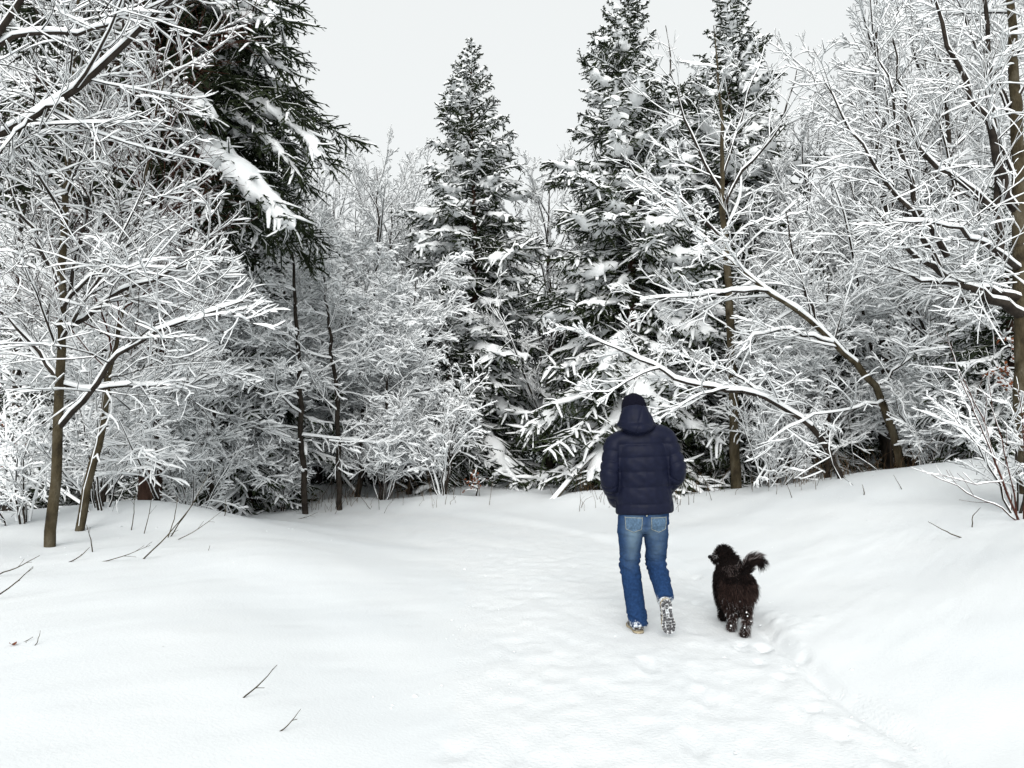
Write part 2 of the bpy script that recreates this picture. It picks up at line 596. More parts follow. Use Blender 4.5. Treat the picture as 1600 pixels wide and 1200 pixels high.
def pillows(mb, P, w, h, g, t0=0.22, n=13, rough=1.0):
    """heaps of snow lying along the boughs: uneven width, ragged drooping rims"""
    N, K, _ = P.shape
    t = np.linspace(t0, 1.03, n)
    ft = np.clip(t * (K - 1), 0, None)
    i0 = np.minimum(ft.astype(int), K - 2)
    fr = (ft - i0)[None, :, None]
    C = P[:, i0] * (1 - fr) + P[:, i0 + 1] * fr
    T, S, U = snow_frames(C)
    env = np.sin(np.pi * np.clip((t - t0) / (1.03 - t0), 0, 1) ** 0.8) ** 0.55
    env[0] = env[-1] = 0.06
    ph = g.uniform(0, 100, (N, 1))
    k = np.arange(n)[None]
    kf = k * 13.0 / n
    nw = 1 + 0.6 * vnoise(ph + kf * 0.75, ph * 1.7 + kf * 0.13, seed=5) + .20 * rough * g.normal(0, 1, (N, n))
    nh = 1 + 0.55 * vnoise(ph * 2.3 + kf * 0.8, ph + kf * 0.1, seed=6) + .13 * rough * g.normal(0, 1, (N, n))
    Wd = np.clip(w[:, None] * env[None] * nw, .004, None)
    Hd = np.clip(h[:, None] * env[None] * nh, .003, None)
    C = C + S * (Wd * 0.35 * vnoise(ph + k * .7, ph * .3, seed=7))[..., None]
    prof = np.array([(-.92, -.55), (-1.0, -.05), (-.85, .45), (-.5, .82), (0, 1.0), (.5, .82), (.85, .45), (1.0, -.05), (.92, -.55)])
    m = len(prof)
    su = np.arange(m)[None, None] * .9
    lob = vnoise(ph[..., None] + kf[..., None] * 1.6, ph[..., None] * .7 + su, seed=9)
    a = np.broadcast_to(prof[:, 0], (N, n, m)) * (1 + .22 * lob + .05 * rough * g.normal(0, 1, (N, n, m)))
    b = np.broadcast_to(prof[:, 1], (N, n, m)) + .25 * lob + .06 * rough * g.normal(0, 1, (N, n, m))
    b = b - (prof[:, 1] < -.3) * (.5 + .5 * vnoise(ph[..., None] + kf[..., None] * 3.0, su + ph[..., None], seed=11)) * .8
    V = C[:, :, None] + a[..., None] * Wd[:, :, None, None] * S[:, :, None] + b[..., None] * Hd[:, :, None, None] * (0.35 * U + 0.65 * UP)[:, :, None]
    mb.add(V, quads(N, n, m))


# ------------------------------------------------------------------ spruces
def spruce(base, H, Rmax, z0, seed, nb, snow=1.0, trunk_r=0.16, droop=1.0, pitch=0.052, blades=7, shape=0.8, top_up=45, big=1.0, extra=(), pillow=1.0, z_view=None, lets=0.88, cap=1.15, tip=-0.9):
    g = np.random.default_rng(seed)
    tr = Tree(base)
    b = np.asarray(base, float)
    zz = np.linspace(-0.3, H, 18)
    TP = np.stack([b[0] + 0.05 * np.sin(zz * 0.7 + seed) * (zz > 0), b[1] + 0.04 * np.cos(zz * 0.6 + seed) * (zz > 0), b[2] + zz], 1)[None]
    TR = (trunk_r * (1 - np.clip(zz / H, 0, 1)) ** 0.85 + 0.006)[None]
    add_tube(tr.trunk, TP, TR, 9)
    # boughs
    z = z0 + (H * 0.985 - z0) * (np.arange(nb) + g.uniform(0, 1, nb)) / nb
    if z_view:
        z = np.where(np.arange(nb) < nb * .8, z0 + (z_view - z0) * g.uniform(0, 1, nb) ** .9, z_view + (H * .985 - z_view) * g.uniform(0, 1, nb))
    f = np.clip((H - z) / (H - z0), 0, 1)
    az = np.arange(nb) * 2.39996 + g.normal(0, 0.35, nb)
    L = Rmax * f ** shape * g.uniform(0.62, 1.18, nb) + 0.10
    L *= 1 + 0.14 * np.sin(z * 2.1 + az * 1.0 + seed)
    el = np.radians(top_up * (1 - f) ** 2.2 + 4 - 22 * droop * f + g.normal(0, 7, nb))
    K = 7
    d = np.stack([np.cos(az) * np.cos(el), np.sin(az) * np.cos(el), np.sin(el)], 1)
    P = np.empty((nb, K, 3))
    P[:, 0] = np.stack([np.interp(z, zz, TP[0, :, 0]), np.interp(z, zz, TP[0, :, 1]), b[2] + z], 1)
    for k in range(1, K):
        s = k / (K - 1)
        d = d + g.normal(0, 0.05, (nb, 3))
        d[:, 2] += (-0.16 * droop * f * (1 if s < 0.62 else tip))
        d = nrm(d)
        P[:, k] = P[:, k - 1] + d * (L / (K - 1))[:, None]
    sf = np.clip(g.uniform(0.15, 1.25, nb) * (0.55 + 0.6 * f), 0.1, 1.4) * snow
    for (pp, hv) in extra:                       # heavy boughs laid by hand
        q, _ = poly([W(*p) for p in pp], [1, 1], K)
        P = np.concatenate([P, q])
        L = np.append(L, np.linalg.norm(np.diff(q[0], axis=0), axis=1).sum())
        sf = np.append(sf, hv)
        f = np.append(f, 0.8)
    R = (0.010 + 0.010 * L)[:, None] * (1 - 0.85 * np.linspace(0, 1, K))[None] + 0.004
    add_tube(tr.crown, P, R, 4)
    rt = np.linspace(0, 1, K)[None]
    pil = np.where(g.random(len(P)) < 0.75, sf, 0.25 * sf)
    pil = pil * np.where(f > .88, .35, 1.0)
    if len(extra):
        pil[-len(extra):] = sf[-len(extra):]
    wide = np.clip(L / 1.5, .35, .9)
    pw = np.sqrt(np.clip(pil, 0, 2.2)) * wide
    big_ones = pil > 0.3
    if len(extra):
        pw[-len(extra):] *= 1.7
    pv, ph_ = 0.125 * big * pillow * pw, 0.080 * big * pillow * pw
    lift = np.array([0, 0, .02 * big])
    ne = len(extra)
    if ne:
        big_ones[-ne:] = False
        pillows(tr.snow, P[-ne:] + lift, pv[-ne:] * .9, ph_[-ne:] * 1.0, g, n=40, rough=.6)
    pillows(tr.snow, P[big_ones] + lift, pv[big_ones], ph_[big_ones], g)
    add_snow(tr.snow, P, R, 0.03 * big, 0.04 * big, g, 1.0, PROF5, 0.6, 0.3, fac=sf[:, None] * (0.3 + 0.6 * rt))
    # branchlets
    cnt = np.maximum(4, (L / pitch).astype(int))
    Q, QR, idx, t = spawn(P, R, cnt, 0.08, 1.0, 54, 12, 0.46, 3, 0.03, -0.13 * droop, 0.10, g, flat=0.42, lendecay=0.62)
    # long ones near the tree get capped
    ln = np.linalg.norm(np.diff(Q, axis=1), axis=-1).sum(1)
    sc = np.minimum(1, 0.54 * big / np.maximum(ln, 1e-6))
    Q = Q[:, :1] + (Q - Q[:, :1]) * sc[:, None, None]
    ln = ln * sc
    # plus the leading shoot of each bough
    Ld = P[:, -2:, :]
    lead = np.stack([Ld[:, 0] * (1 - s) + Ld[:, 1] * s for s in (0, .6, 1.25)], 1)
    Q = np.concatenate([Q, lead]); idx = np.concatenate([idx, np.arange(len(P))]); t = np.concatenate([t, np.ones(len(P))])
    ln = np.linalg.norm(np.diff(Q, axis=1), axis=-1).sum(1)
    N = len(Q)
    NR = np.stack([np.full(N, .010), np.full(N, .018), np.full(N, .004)], 1) * big
    add_tube(tr.crown, Q, NR, 3)
    # needle sprays: narrow blades left and right of every branchlet, hanging a little
    nbld = blades
    T, S, U = frames(Q)
    tt = np.tile(np.linspace(0.08, 0.97, nbld), (N, 1)) + g.uniform(-.05, .05, (N, nbld))
    tt = np.clip(tt, 0, 0.999)
    ft = tt * 2
    i0 = ft.astype(int)
    ar = np.arange(N)[:, None]
    fr = (ft - i0)[..., None]
    pos = Q[ar, i0] * (1 - fr) + Q[ar, i0 + 1] * fr
    sgn = np.where(np.arange(nbld) % 2 == 0, 1.0, -1.0)[None, :, None]
    dirv = nrm(0.75 * T[ar, i0] + sgn * 0.75 * S[ar, i0] + g.normal(0, 0.28, (N, nbld, 3)) + np.array([0, 0, -0.38]))
    bl = (np.clip(ln * 0.42, 0.07, 0.19) * big)[:, None, None] * g.uniform(.6, 1.25, (N, nbld, 1)) * (1.1 - 0.5 * tt[..., None])
    wd = nrm(np.cross(dirv, UP + g.normal(0, .6, (N, nbld, 3)))) * 0.017 * big
    v0, v1, v2, v3 = pos + wd * .35, pos + dirv * bl * 0.45 + wd, pos + dirv * bl, pos + dirv * bl * 0.45 - wd
    V = np.stack([v0, v1, v2, v3], 2).reshape(-1, 3)
    tr.crown.add(V, np.arange(len(V)).reshape(-1, 4))
    fac = (sf[idx] * (0.30 + 0.85 * t))[:, None] * g.uniform(0.2, 1.25, (N, 1))
    add_snow(tr.snow, Q, NR * 0.9, 0.034 * big, 0.046 * big, g, lets, PROF4, 0.6, 0.35, fac=np.clip(fac, 0, cap))
    return tr


SPRUCE = (M_BARK_SPRUCE, M_NEEDLE)


def on_ground(px, Y, dz=0.0):
    x = (px - 800.0) / F * Y * 1.0
    return (x, Y, ground_z(x, Y) + dz)


# the two tall spruces right of the middle, the one left of the middle
tB = spruce(on_ground(985, 15.6), 10.8, 2.85, 0.5, 11, 240, snow=2.0, pillow=1.5, droop=1.15, trunk_r=0.13, shape=0.72, blades=8, cap=.85, lets=.68)
oB = tB.finish('spruce_tree', 'tall snowy spruce directly behind the walking man', 'tree', SPRUCE, 'tall spruces at the forest edge')
tA = spruce(on_ground(738, 17.6), 10.7, 2.75, 0.9, 23, 225, snow=1.9, pillow=1.3, droop=1.0, trunk_r=0.12, shape=0.80, lets=.68, blades=6)
oA = tA.finish('spruce_tree', 'narrow pointed spruce standing alone left of the middle against the sky', 'tree', SPRUCE, 'tall spruces at the forest edge')
p = on_ground(1143, 17.6)
copy_thing(oA, p, 2.1, (1.15, 1.15, 1.12), 'tall spruce behind the bare forked tree, to the right of the walking man', 'tall spruces at the forest edge')

# the big old spruce on the left, its crown starting high up
heavy = [([(251, 185, 10.6), (307, 212, 10.2), (374, 262, 9.9), (421, 312, 9.7), (455, 350, 9.6)], 2.4),
         ([(327, 130, 10.9), (411, 165, 10.7), (469, 195, 10.6), (497, 228, 10.5), (514, 262, 10.4)], 1.0),
         ([(298, 20, 11), (383, -8, 10.8), (421, 10, 10.6), (442, 40, 10.5)], 1.5),
         ([(298, 190, 11.2), (383, 210, 11.1), (445, 245, 11), (478, 290, 10.9)], 0.5),
         ([(251, 50, 11), (355, 60, 10.9), (421, 85, 10.8), (454, 115, 10.7)], 0.4),
         ([(298, 230, 10.9), (346, 270, 10.7), (393, 310, 10.5), (430, 345, 10.4)], 0.2),
         ([(298, 150, 10.9), (374, 180, 10.7), (430, 225, 10.6), (469, 275, 10.5)], 0.3),
         ([(200, 130, 10.6), (260, 128, 10.1), (298, 150, 9.8), (331, 185, 9.6)], 1.2)]
tD = spruce(on_ground(236, 11.2), 13.5, 2.65, 5.4, 31, 215, tip=.5, snow=0.5, droop=0.75, trunk_r=0.17, pitch=0.040, blades=7, shape=0.4, big=0.88, extra=heavy, pillow=1.35, z_view=9.0, lets=0.55, cap=0.7)
g = np.random.default_rng(99)
# dead lower limbs
Q, QR, _, _ = spawn(np.stack([np.full(6, tD.base[0]), np.full(6, tD.base[1]), tD.base[2] + np.linspace(1.6, 4.4, 6)], 1)[None], np.full((1, 6), .2),
                    26, 0, 1, 88, 12, 1.3, 6, 0.012, -0.02, 0.09, g, rel=False, lendecay=0)
add_tube(tD.crown, Q, QR, 4)
add_snow(tD.snow, Q, QR, 0.015, 0.03, g, 0.9)
ramify(tD, Q, QR, g, [dict(n=5, t0=.2, t1=.98, ang=45, angsd=14, length=.4, K=4, rr=.01, up=-0.02, wig=.1)])
tD.finish('spruce_tree', 'big dark old spruce in the upper left with snow heaped on its drooping boughs', 'tree', SPRUCE)

# young spruces of the understorey
tE = spruce(on_ground(392, 13.6), 5.4, 1.8, 0.12, 41, 120, snow=0.6, pillow=.75, droop=1.2, trunk_r=0.10, pitch=0.070, blades=6, shape=0.75)
oE = tE.finish('spruce_tree', 'low dark spruce with hanging boughs where the path bends out of sight', 'tree', SPRUCE, 'young spruces under the trees')
young = [
    (1165, 14.4, 0.62, 1.0, 'small dark spruce under the forked bare tree beside the walking man'),
    (1578, 11.2, 0.78, 2.2, 'young spruce with snowy boughs at the right edge behind the snow hummock'),
    (700, 16.2, 0.80, 3.0, 'dark young spruce in front of the pointed spruce left of the middle'),
    (275, 14.5, 0.72, 5.0, 'young dark spruce right of the thick reddish brown trunk'),
    (560, 17.5, 0.85, 0.4, 'young spruce deep behind the bare trees left of the middle'),
    (1290, 15.2, 0.70, 1.7, 'young spruce behind the arched snowy branches'),
    (1430, 15.8, 0.90, 2.9, 'young spruce behind the leaning broken trunk'),
    (620, 21.0, 1.30, 3.3, 'slender spruce top rising among bare crowns left of the pointed spruce'),
    (450, 18.0, 0.95, 0.9, 'young spruce behind the two dark straight trunks'),
    (150, 16.0, 0.95, 2.6, 'young spruce behind the bare trees at the left edge'),
    (30, 14.0, 0.70, 1.3, 'young spruce behind the left edge saplings'),
    (900, 19.5, 1.1, 5.2, 'young spruce in the gap between the two tall spruces'),
    (1360, 20.0, 1.2, 0.2, 'taller young spruce deep behind the right hand bare crowns'),
    (1520, 17.5, 1.2, 4.4, 'young spruce deep behind the tree at the right edge'),
    (1235, 18.5, 1.0, 3.9, 'young spruce behind the foot of the tall right spruce'),
    (330, 19.0, 1.1, 5.9, 'young spruce deep in the wood left of the path bend'),
    (790, 22.0, 1.0, 2.0, 'young spruce behind the foot of the pointed spruce'),
]
for px, Y, s, rz, lab in young:
    copy_thing(oE, on_ground(px, Y, -0.05), rz, (s, s, s * random.Random(px).uniform(.9, 1.15)), lab, 'young spruces under the trees')

# ------------------------------------------------------------------ bare trees: the individual ones
BARE = (M_BARK, M_BARK)
OLIVE = (M_BARK_OLIVE, M_BARK)


def spray(n2=7, n3=6, n4=4, up=0.01, wig=0.13, l2=.55, l3=.78, l4=.75):
    return [dict(n=n2, t0=.15, t1=.97, ang=44, angsd=13, length=l2, K=6, rr=.009, up=up, wig=wig, flat=0.6, rmin=.005, lendecay=.6),
            dict(n=max(2, n3 - 1), t0=.12, t1=.97, ang=42, angsd=13, length=l3, K=5, rr=.009, up=up, wig=wig, flat=0.7, rmin=.004, lendecay=.6),
            dict(n=max(1, n4 - 1), t0=.15, t1=.9, ang=36, angsd=12, length=l4, K=4, rr=.009, up=up, wig=wig * .8, flat=0.9, rmin=.0035, lendecay=.5)]


def left_tree():
    g = np.random.default_rng(101)
    p, r = pixpoly([(78, 850, 7.5), (84, 760, 7.5), (92, 680, 7.5), (94, 600, 7.5), (96, 520, 7.45), (97, 430, 7.4), (101, 330, 7.4), (107, 230, 7.4), (113, 110, 7.4), (122, 0, 7.4), (135, -120, 7.4)],
                   [.056, .05, .046, .041, .036, .031, .026, .02, .014, .007], 26, .006, g, ground=True)
    tr = Tree(p[0, 0] + np.array([0, 0, .12]))
    add_tube(tr.trunk, p, r, 9)
    hand = [([(95, 665, 7.5), (120, 630, 7.4), (150, 615, 7.3), (170, 560, 7.2), (215, 530, 7.1), (300, 500, 7.0), (380, 470, 6.9)], [.034, .008]),
            ([(96, 600, 7.5), (60, 545, 7.4), (15, 500, 7.3), (-50, 450, 7.2)], [.036, .01]),
            ([(97, 520, 7.5), (150, 480, 7.3), (200, 450, 7.1), (270, 425, 7.0), (340, 370, 6.9)], [.034, .008]),
            ([(94, 440, 7.4), (60, 380, 7.3), (30, 330, 7.2), (0, 250, 7.1)], [.030, .008]),
            ([(95, 500, 7.4), (110, 430, 7.6), (130, 350, 7.7), (150, 270, 7.8), (165, 200, 7.8)], [.028, .007]),
            ([(97, 480, 7.4), (150, 425, 7.5), (205, 380, 7.5), (255, 355, 7.4)], [.026, .007]),
            ([(96, 600, 7.5), (140, 610, 7.7), (200, 600, 7.8), (290, 600, 7.8), (350, 575, 7.8)], [.026, .007])]
    for pp, rad in hand:
        q, qr = pixpoly(pp, rad, 12, .015, g)
        limb(tr, q, qr, g, 6, (.012, .036))
        lv = ramify(tr, q, qr, g, spray(9, 7, 4, up=0.018), wsnow=.0052, hsnow=.014, thin=.8, keep=.85)
        shoots(tr, q, qr, g, 30, .5)
    q, qr, _, _ = spawn(p, r, 17, .24, .97, 55, 14, .27, 8, .011, .03, .10, g, lendecay=.5, uplean=.2)
    limb(tr, q, qr, g, 5, (.011, .032))
    ramify(tr, q, qr, g, spray(6, 6, 4, up=0.018), wsnow=.0052, hsnow=.014, thin=.8, keep=.85)
    shoots(tr, q, qr, g, 18, .55)
    return tr.finish('bare_tree', 'slender bare tree with an olive trunk at the left edge, every branch snowed over', 'tree', OLIVE)


def limb_tree():
    g = np.random.default_rng(103)
    p, r = pixpoly([(-190, 900, 6.2), (-170, 700, 6.3), (-150, 480, 6.4), (-80, 270, 6.5), (0, 200, 6.5), (110, 155, 6.5), (180, 78, 6.5), (240, 28, 6.5), (320, -60, 6.5), (380, -160, 6.5)],
                   [.08, .072, .066, .058, .046, .038, .032, .026, .016, .007], 26, .012, g, ground=True)
    tr = Tree(p[0, 0] + np.array([0, 0, .12]))
    add_tube(tr.trunk, p, r, 9)
    add_snow(tr.snow, p[:, 8:], r[:, 8:], .035, .085, g, 1.0, PROF5, .7, .12)
    for pp, rad in [([(0, 70, 6.4), (50, 48, 6.4), (115, 55, 6.4), (190, 30, 6.4), (260, 0, 6.4)], [.026, .008]),
                    ([(-100, 300, 6.4), (-40, 100, 6.4), (20, 20, 6.3), (70, -60, 6.3)], [.05, .02]),
                    ([(100, 158, 6.5), (60, 172, 6.4), (20, 215, 6.3), (-20, 260, 6.2)], [.02, .008])]:
        q, qr = pixpoly(pp, rad, 12, .012, g)
        limb(tr, q, qr, g, 6, (.014, .035))
        ramify(tr, q, qr, g, spray(8, 5, 3, up=.02), wsnow=.006, hsnow=.014, keep=.8, thin=.8)
    q, qr, _, _ = spawn(p[:, 12:], r[:, 12:], 14, .05, .98, 42, 12, .45, 7, .010, .04, .08, g, uplean=.15)
    limb(tr, q, qr, g, 5, (.010, .022))
    ramify(tr, q, qr, g, spray(6, 5, 3, up=.03), wsnow=.0055, hsnow=.012, keep=.6, thin=.8)
    return tr.finish('bare_tree', 'thick snow-topped limb slanting up from a trunk beyond the left edge', 'tree', (M_BARK, M_BARK))


def red_tree():
    g = np.random.default_rng(105)
    p, r = pixpoly([(122, 822, 8.4), (140, 740, 8.4), (160, 660, 8.4), (180, 540, 8.4), (205, 420, 8.4), (225, 300, 8.4), (245, 180, 8.4), (262, 60, 8.4)],
                   [.050, .045, .039, .033, .026, .019, .013, .007], 22, .014, g, ground=True)
    tr = Tree(p[0, 0] + np.array([0, 0, .12]))
    add_tube(tr.trunk, p, r, 8)
    add_snow(tr.snow, p, r, .012, .04, g, 1, PROF5, .7, .3)
    q, qr, _, _ = spawn(p, r, 34, .30, .98, 52, 16, .30, 7, .009, .05, .10, g, lendecay=.45, uplean=.1)
    limb(tr, q, qr, g, 5, (.010, .022))
    ramify(tr, q, qr, g, [dict(n=7, t0=.15, t1=.97, ang=40, angsd=12, length=.45, K=5, rr=.009, up=.035, wig=.09, rmin=.0045),
                          dict(n=6, t0=.1, t1=.97, ang=36, angsd=12, length=.5, K=4, rr=.009, up=.03, wig=.09, rmin=.0035)], wsnow=.008, hsnow=.016, keep=.6)
    shoots(tr, q, qr, g, 16, .7, .05)
    return tr.finish('bare_tree', 'leaning young tree with a dense crown of reddish twigs near the left edge', 'tree', (M_BARK_OLIVE, M_BARK_RED))


def right_tree():
    g = np.random.default_rng(107)
    Y = 9.3
    p, r = pixpoly([(1604, 800, Y), (1600, 700, Y), (1598, 600, Y), (1596, 480, Y), (1592, 380, Y), (1590, 280, Y), (1588, 160, Y), (1580, 40, Y), (1575, -90, Y), (1570, -230, Y)],
                   [.11, .10, .092, .085, .078, .07, .058, .042, .026, .010], 26, .01, g, ground=True)
    tr = Tree(p[0, 0] + np.array([0, 0, .12]))
    add_tube(tr.trunk, p, r, 10)
    hand = [([(1598, 492, Y), (1555, 470, Y - .2), (1510, 445, Y - .4), (1470, 425, Y - .6), (1420, 395, Y - .8), (1370, 330, Y - 1)], [.075, .012]),
            ([(1592, 465, Y), (1540, 450, Y - .2), (1490, 440, Y - .5), (1440, 440, Y - .8), (1380, 415, Y - 1)], [.055, .01]),
            ([(1590, 330, Y), (1565, 300, Y - .1), (1560, 240, Y - .2), (1530, 170, Y - .3), (1490, 100, Y - .4), (1465, 20, Y - .5), (1450, -60, Y - .5)], [.062, .012]),
            ([(1562, 400, Y), (1555, 320, Y), (1560, 260, Y), (1548, 170, Y), (1545, 60, Y), (1530, -60, Y)], [.05, .02]),
            ([(1555, 330, Y), (1520, 290, Y - .2), (1465, 265, Y - .4), (1430, 230, Y - .6), (1410, 150, Y - .7), (1395, 60, Y - .8)], [.045, .008]),
            ([(1480, 400, Y - .5), (1440, 350, Y - .6), (1425, 290, Y - .7), (1400, 200, Y - .8), (1392, 130, Y - .9), (1370, 70, Y - .9)], [.040, .008]),
            ([(1470, 420, Y - .6), (1420, 330, Y - .8), (1380, 280, Y - .9), (1330, 200, Y - 1), (1290, 130, Y - 1.1)], [.036, .007]),
            ([(1590, 200, Y), (1560, 130, Y + .2), (1520, 60, Y + .3), (1490, -10, Y + .4)], [.04, .01]),
            ([(1592, 420, Y), (1560, 395, Y - .5), (1520, 370, Y - 1), (1460, 350, Y - 1.4), (1400, 345, Y - 1.7)], [.04, .008])]
    for pp, rad in hand:
        q, qr = pixpoly(pp, rad, 14, .018, g)
        limb(tr, q, qr, g, 7, (.015, .042))
        ramify(tr, q, qr, g, spray(10, 6, 4, up=.02, l2=.44, l3=.75), wsnow=.0052, hsnow=.013, thin=.8, keep=.85)
        shoots(tr, q, qr, g, 14, .6)
    q, qr, _, _ = spawn(p, r, 10, .30, .95, 60, 14, .26, 8, .012, .03, .09, g, uplean=.2)
    limb(tr, q, qr, g, 6, (.018, .045))
    ramify(tr, q, qr, g, spray(7, 5, 4, up=.02), wsnow=.010, hsnow=.024)
    return tr.finish('bare_tree', 'large bare tree at the right edge sweeping its snowy limbs to the left', 'tree', OLIVE)


def fork_tree():
    g = np.random.default_rng(109)
    Y = 13.4
    p, r = pixpoly([(1150, 750, Y), (1147, 640, Y), (1142, 520, Y), (1136, 420, Y), (1133, 370, Y), (1127, 300, Y), (1128, 200, Y), (1122, 110, Y), (1115, 40, Y)],
                   [.10, .09, .085, .075, .065, .05, .034, .02, .007], 24, .012, g, ground=True)
    tr = Tree(p[0, 0] + np.array([0, 0, .12]))
    add_tube(tr.trunk, p, r, 8)
    hand = [([(1134, 378, Y), (1100, 345, Y - .1), (1065, 310, Y - .2), (1010, 285, Y - .3), (970, 240, Y - .4)], [.05, .008]),
            ([(1130, 330, Y), (1150, 270, Y), (1195, 235, Y), (1225, 190, Y), (1245, 110, Y)], [.05, .008]),
            ([(1128, 300, Y), (1100, 250, Y), (1070, 190, Y), (1050, 110, Y), (1040, 40, Y)], [.038, .007]),
            ([(1128, 280, Y), (1150, 210, Y), (1170, 140, Y), (1195, 70, Y)], [.036, .007]),
            ([(1134, 390, Y), (1165, 350, Y - .2), (1210, 345, Y - .4), (1260, 330, Y - .5)], [.03, .007])]
    for pp, rad in hand:
        q, qr = pixpoly(pp, rad, 12, .02, g)
        limb(tr, q, qr, g, 6, (.02, .045))
        ramify(tr, q, qr, g, spray(7, 5, 2, up=.045, l2=.45), wsnow=.007, hsnow=.014)
    q, qr, _, _ = spawn(p, r, 10, .10, .95, 62, 14, .24, 8, .010, .02, .10, g, uplean=.15)
    limb(tr, q, qr, g, 5, (.026, .05))
    ramify(tr, q, qr, g, spray(6, 5, 3, up=.02), wsnow=.010, hsnow=.021)
    return tr.finish('bare_tree', 'bare forked tree standing before the right spruce, straight olive trunk', 'tree', OLIVE)


def broken_tree():
    g = np.random.default_rng(111)
    Y = 12.2
    p, r = pixpoly([(1412, 748, Y), (1400, 690, Y), (1385, 640, Y), (1366, 596, Y), (1340, 572, Y - .1), (1300, 532, Y - .2), (1255, 490, Y - .3), (1200, 455, Y - .4), (1130, 400, Y - .5), (1060, 335, Y - .6), (1005, 290, Y - .7)],
                   [.072, .064, .058, .053, .048, .044, .038, .032, .025, .017, .007], 26, .012, g, ground=True)
    tr = Tree(p[0, 0] + np.array([0, 0, .12]))
    add_tube(tr.trunk, p, r, 8)
    add_snow(tr.snow, p[:, 8:], r[:, 8:], .022, .07, g, 1, PROF5, .6, .15)
    for pp, rad in [([(1298, 530, Y - .2), (1262, 475, Y - .2), (1250, 430, Y - .2), (1235, 390, Y - .2), (1228, 330, Y - .2)], [.034, .008]),
                    ([(1300, 535, Y - .2), (1220, 512, Y - .4), (1170, 528, Y - .6), (1150, 560, Y - .7)], [.03, .01]),
                    ([(1200, 455, Y - .4), (1150, 455, Y - .5), (1080, 462, Y - .6), (1000, 468, Y - .7)], [.03, .008]),
                    ([(1380, 625, Y), (1330, 640, Y - .4), (1260, 650, Y - .7), (1200, 690, Y - .9)], [.022, .007]),
                    ([(1370, 602, Y), (1420, 560, Y - .3), (1470, 530, Y - .5), (1520, 480, Y - .6)], [.022, .007])]:
        q, qr = pixpoly(pp, rad, 12, .018, g)
        limb(tr, q, qr, g, 6, (.02, .045))
        ramify(tr, q, qr, g, spray(7, 5, 2, up=.0), wsnow=.008, hsnow=.018)
    q, qr, _, _ = spawn(p, r, 13, .28, .98, 50, 14, .24, 7, .010, .03, .10, g, uplean=.2)
    limb(tr, q, qr, g, 5, (.022, .045))
    ramify(tr, q, qr, g, spray(6, 5, 2, up=.01), wsnow=.0075, hsnow=.017)
    return tr.finish('bare_tree', 'leaning tree bowed to the left under snow, its dark foot at the right bank', 'tree', OLIVE)


def arch_branch():
    g = np.random.default_rng(113)
    Y = 11.6
    p, r = pixpoly([(1318, 770, Y), (1300, 715, Y), (1265, 660, Y), (1230, 640, Y), (1180, 612, Y), (1120, 605, Y), (1065, 598, Y), (1030, 575, Y), (1000, 560, Y), (960, 545, Y), (920, 527, Y), (885, 512, Y)],
                   [.05, .048, .046, .044, .04, .038, .034, .03, .025, .02, .014, .008], 26, .010, g, ground=True)
    tr = Tree(p[0, 0] + np.array([0, 0, .12]))
    add_tube(tr.trunk, p, r, 7)
    add_snow(tr.snow, p[:, 5:], r[:, 5:], .022, .06, g, 1, PROF5, .6, .15)
    for pp, rad in [([(1030, 575, Y), (1000, 585, Y - .1), (960, 608, Y - .2), (905, 616, Y - .3)], [.024, .007]),
                    ([(1000, 560, Y), (985, 530, Y), (980, 505, Y), (984, 480, Y)], [.016, .006]),
                    ([(1140, 606, Y), (1090, 618, Y - .2), (1060, 640, Y - .3), (1010, 665, Y - .4)], [.022, .007]),
                    ([(1190, 615, Y), (1140, 580, Y + .2), (1100, 570, Y + .3), (1050, 548, Y + .4)], [.022, .007])]:
        q, qr = pixpoly(pp, rad, 10, .012, g)
        limb(tr, q, qr, g, 6, (.018, .045))
        ramify(tr, q, qr, g, spray(7, 5, 2, up=.0), wsnow=.008, hsnow=.019)
    q, qr, _, _ = spawn(p, r, 12, .2, .98, 48, 14, .20, 6, .010, .02, .10, g, uplean=.1)
    limb(tr, q, qr, g, 5, (.022, .045))
    ramify(tr, q, qr, g, spray(6, 5, 2, up=.0), wsnow=.0075, hsnow=.017)
    return tr.finish('bare_tree', 'thin tree bent into a low snowy arch reaching towards the man', 'tree', BARE)


def straight_tree(pts, rad, seed, label, n=22, t0=.2, length=.27, up=-.005, droop_lean=.05, levels=None, snow=(.010, .024), limb_snow=(.016, .038)):
    g = np.random.default_rng(seed)
    p, r = pixpoly(pts, rad, 22, .015, g, ground=True)
    tr = Tree(p[0, 0] + np.array([0, 0, .12]))
    add_tube(tr.trunk, p, r, 8)
    q, qr, _, _ = spawn(p, r, n, t0, .98, 66, 14, length, 8, .010, up, .09, g, uplean=droop_lean, lendecay=.55)
    limb(tr, q, qr, g, 5, limb_snow)
    ramify(tr, q, qr, g, levels or spray(7, 6, 3, up=.0), wsnow=snow[0], hsnow=snow[1])
    return tr.finish('bare_tree', label, 'tree', BARE)


o_left = left_tree()
limb_tree()
red_tree()
right_tree()
o_fork = fork_tree()
broken_tree()
arch_branch()
o_str = straight_tree([(478, 785, 13.0), (472, 680, 13.0), (468, 580, 13.0), (462, 480, 13.0), (458, 380, 13.0), (452, 300, 13.0)], [.055, .05, .044, .034, .02, .006], 121,
                      'straight dark trunk with level snowy boughs left of the middle, the taller of a pair')
straight_tree([(532, 782, 13.4), (528, 700, 13.4), (526, 620, 13.4), (518, 540, 13.4), (505, 440, 13.4), (500, 360, 13.4)], [.052, .047, .04, .03, .018, .006], 123,
              'shorter straight dark trunk beside the taller one left of the middle', n=18, t0=.3)


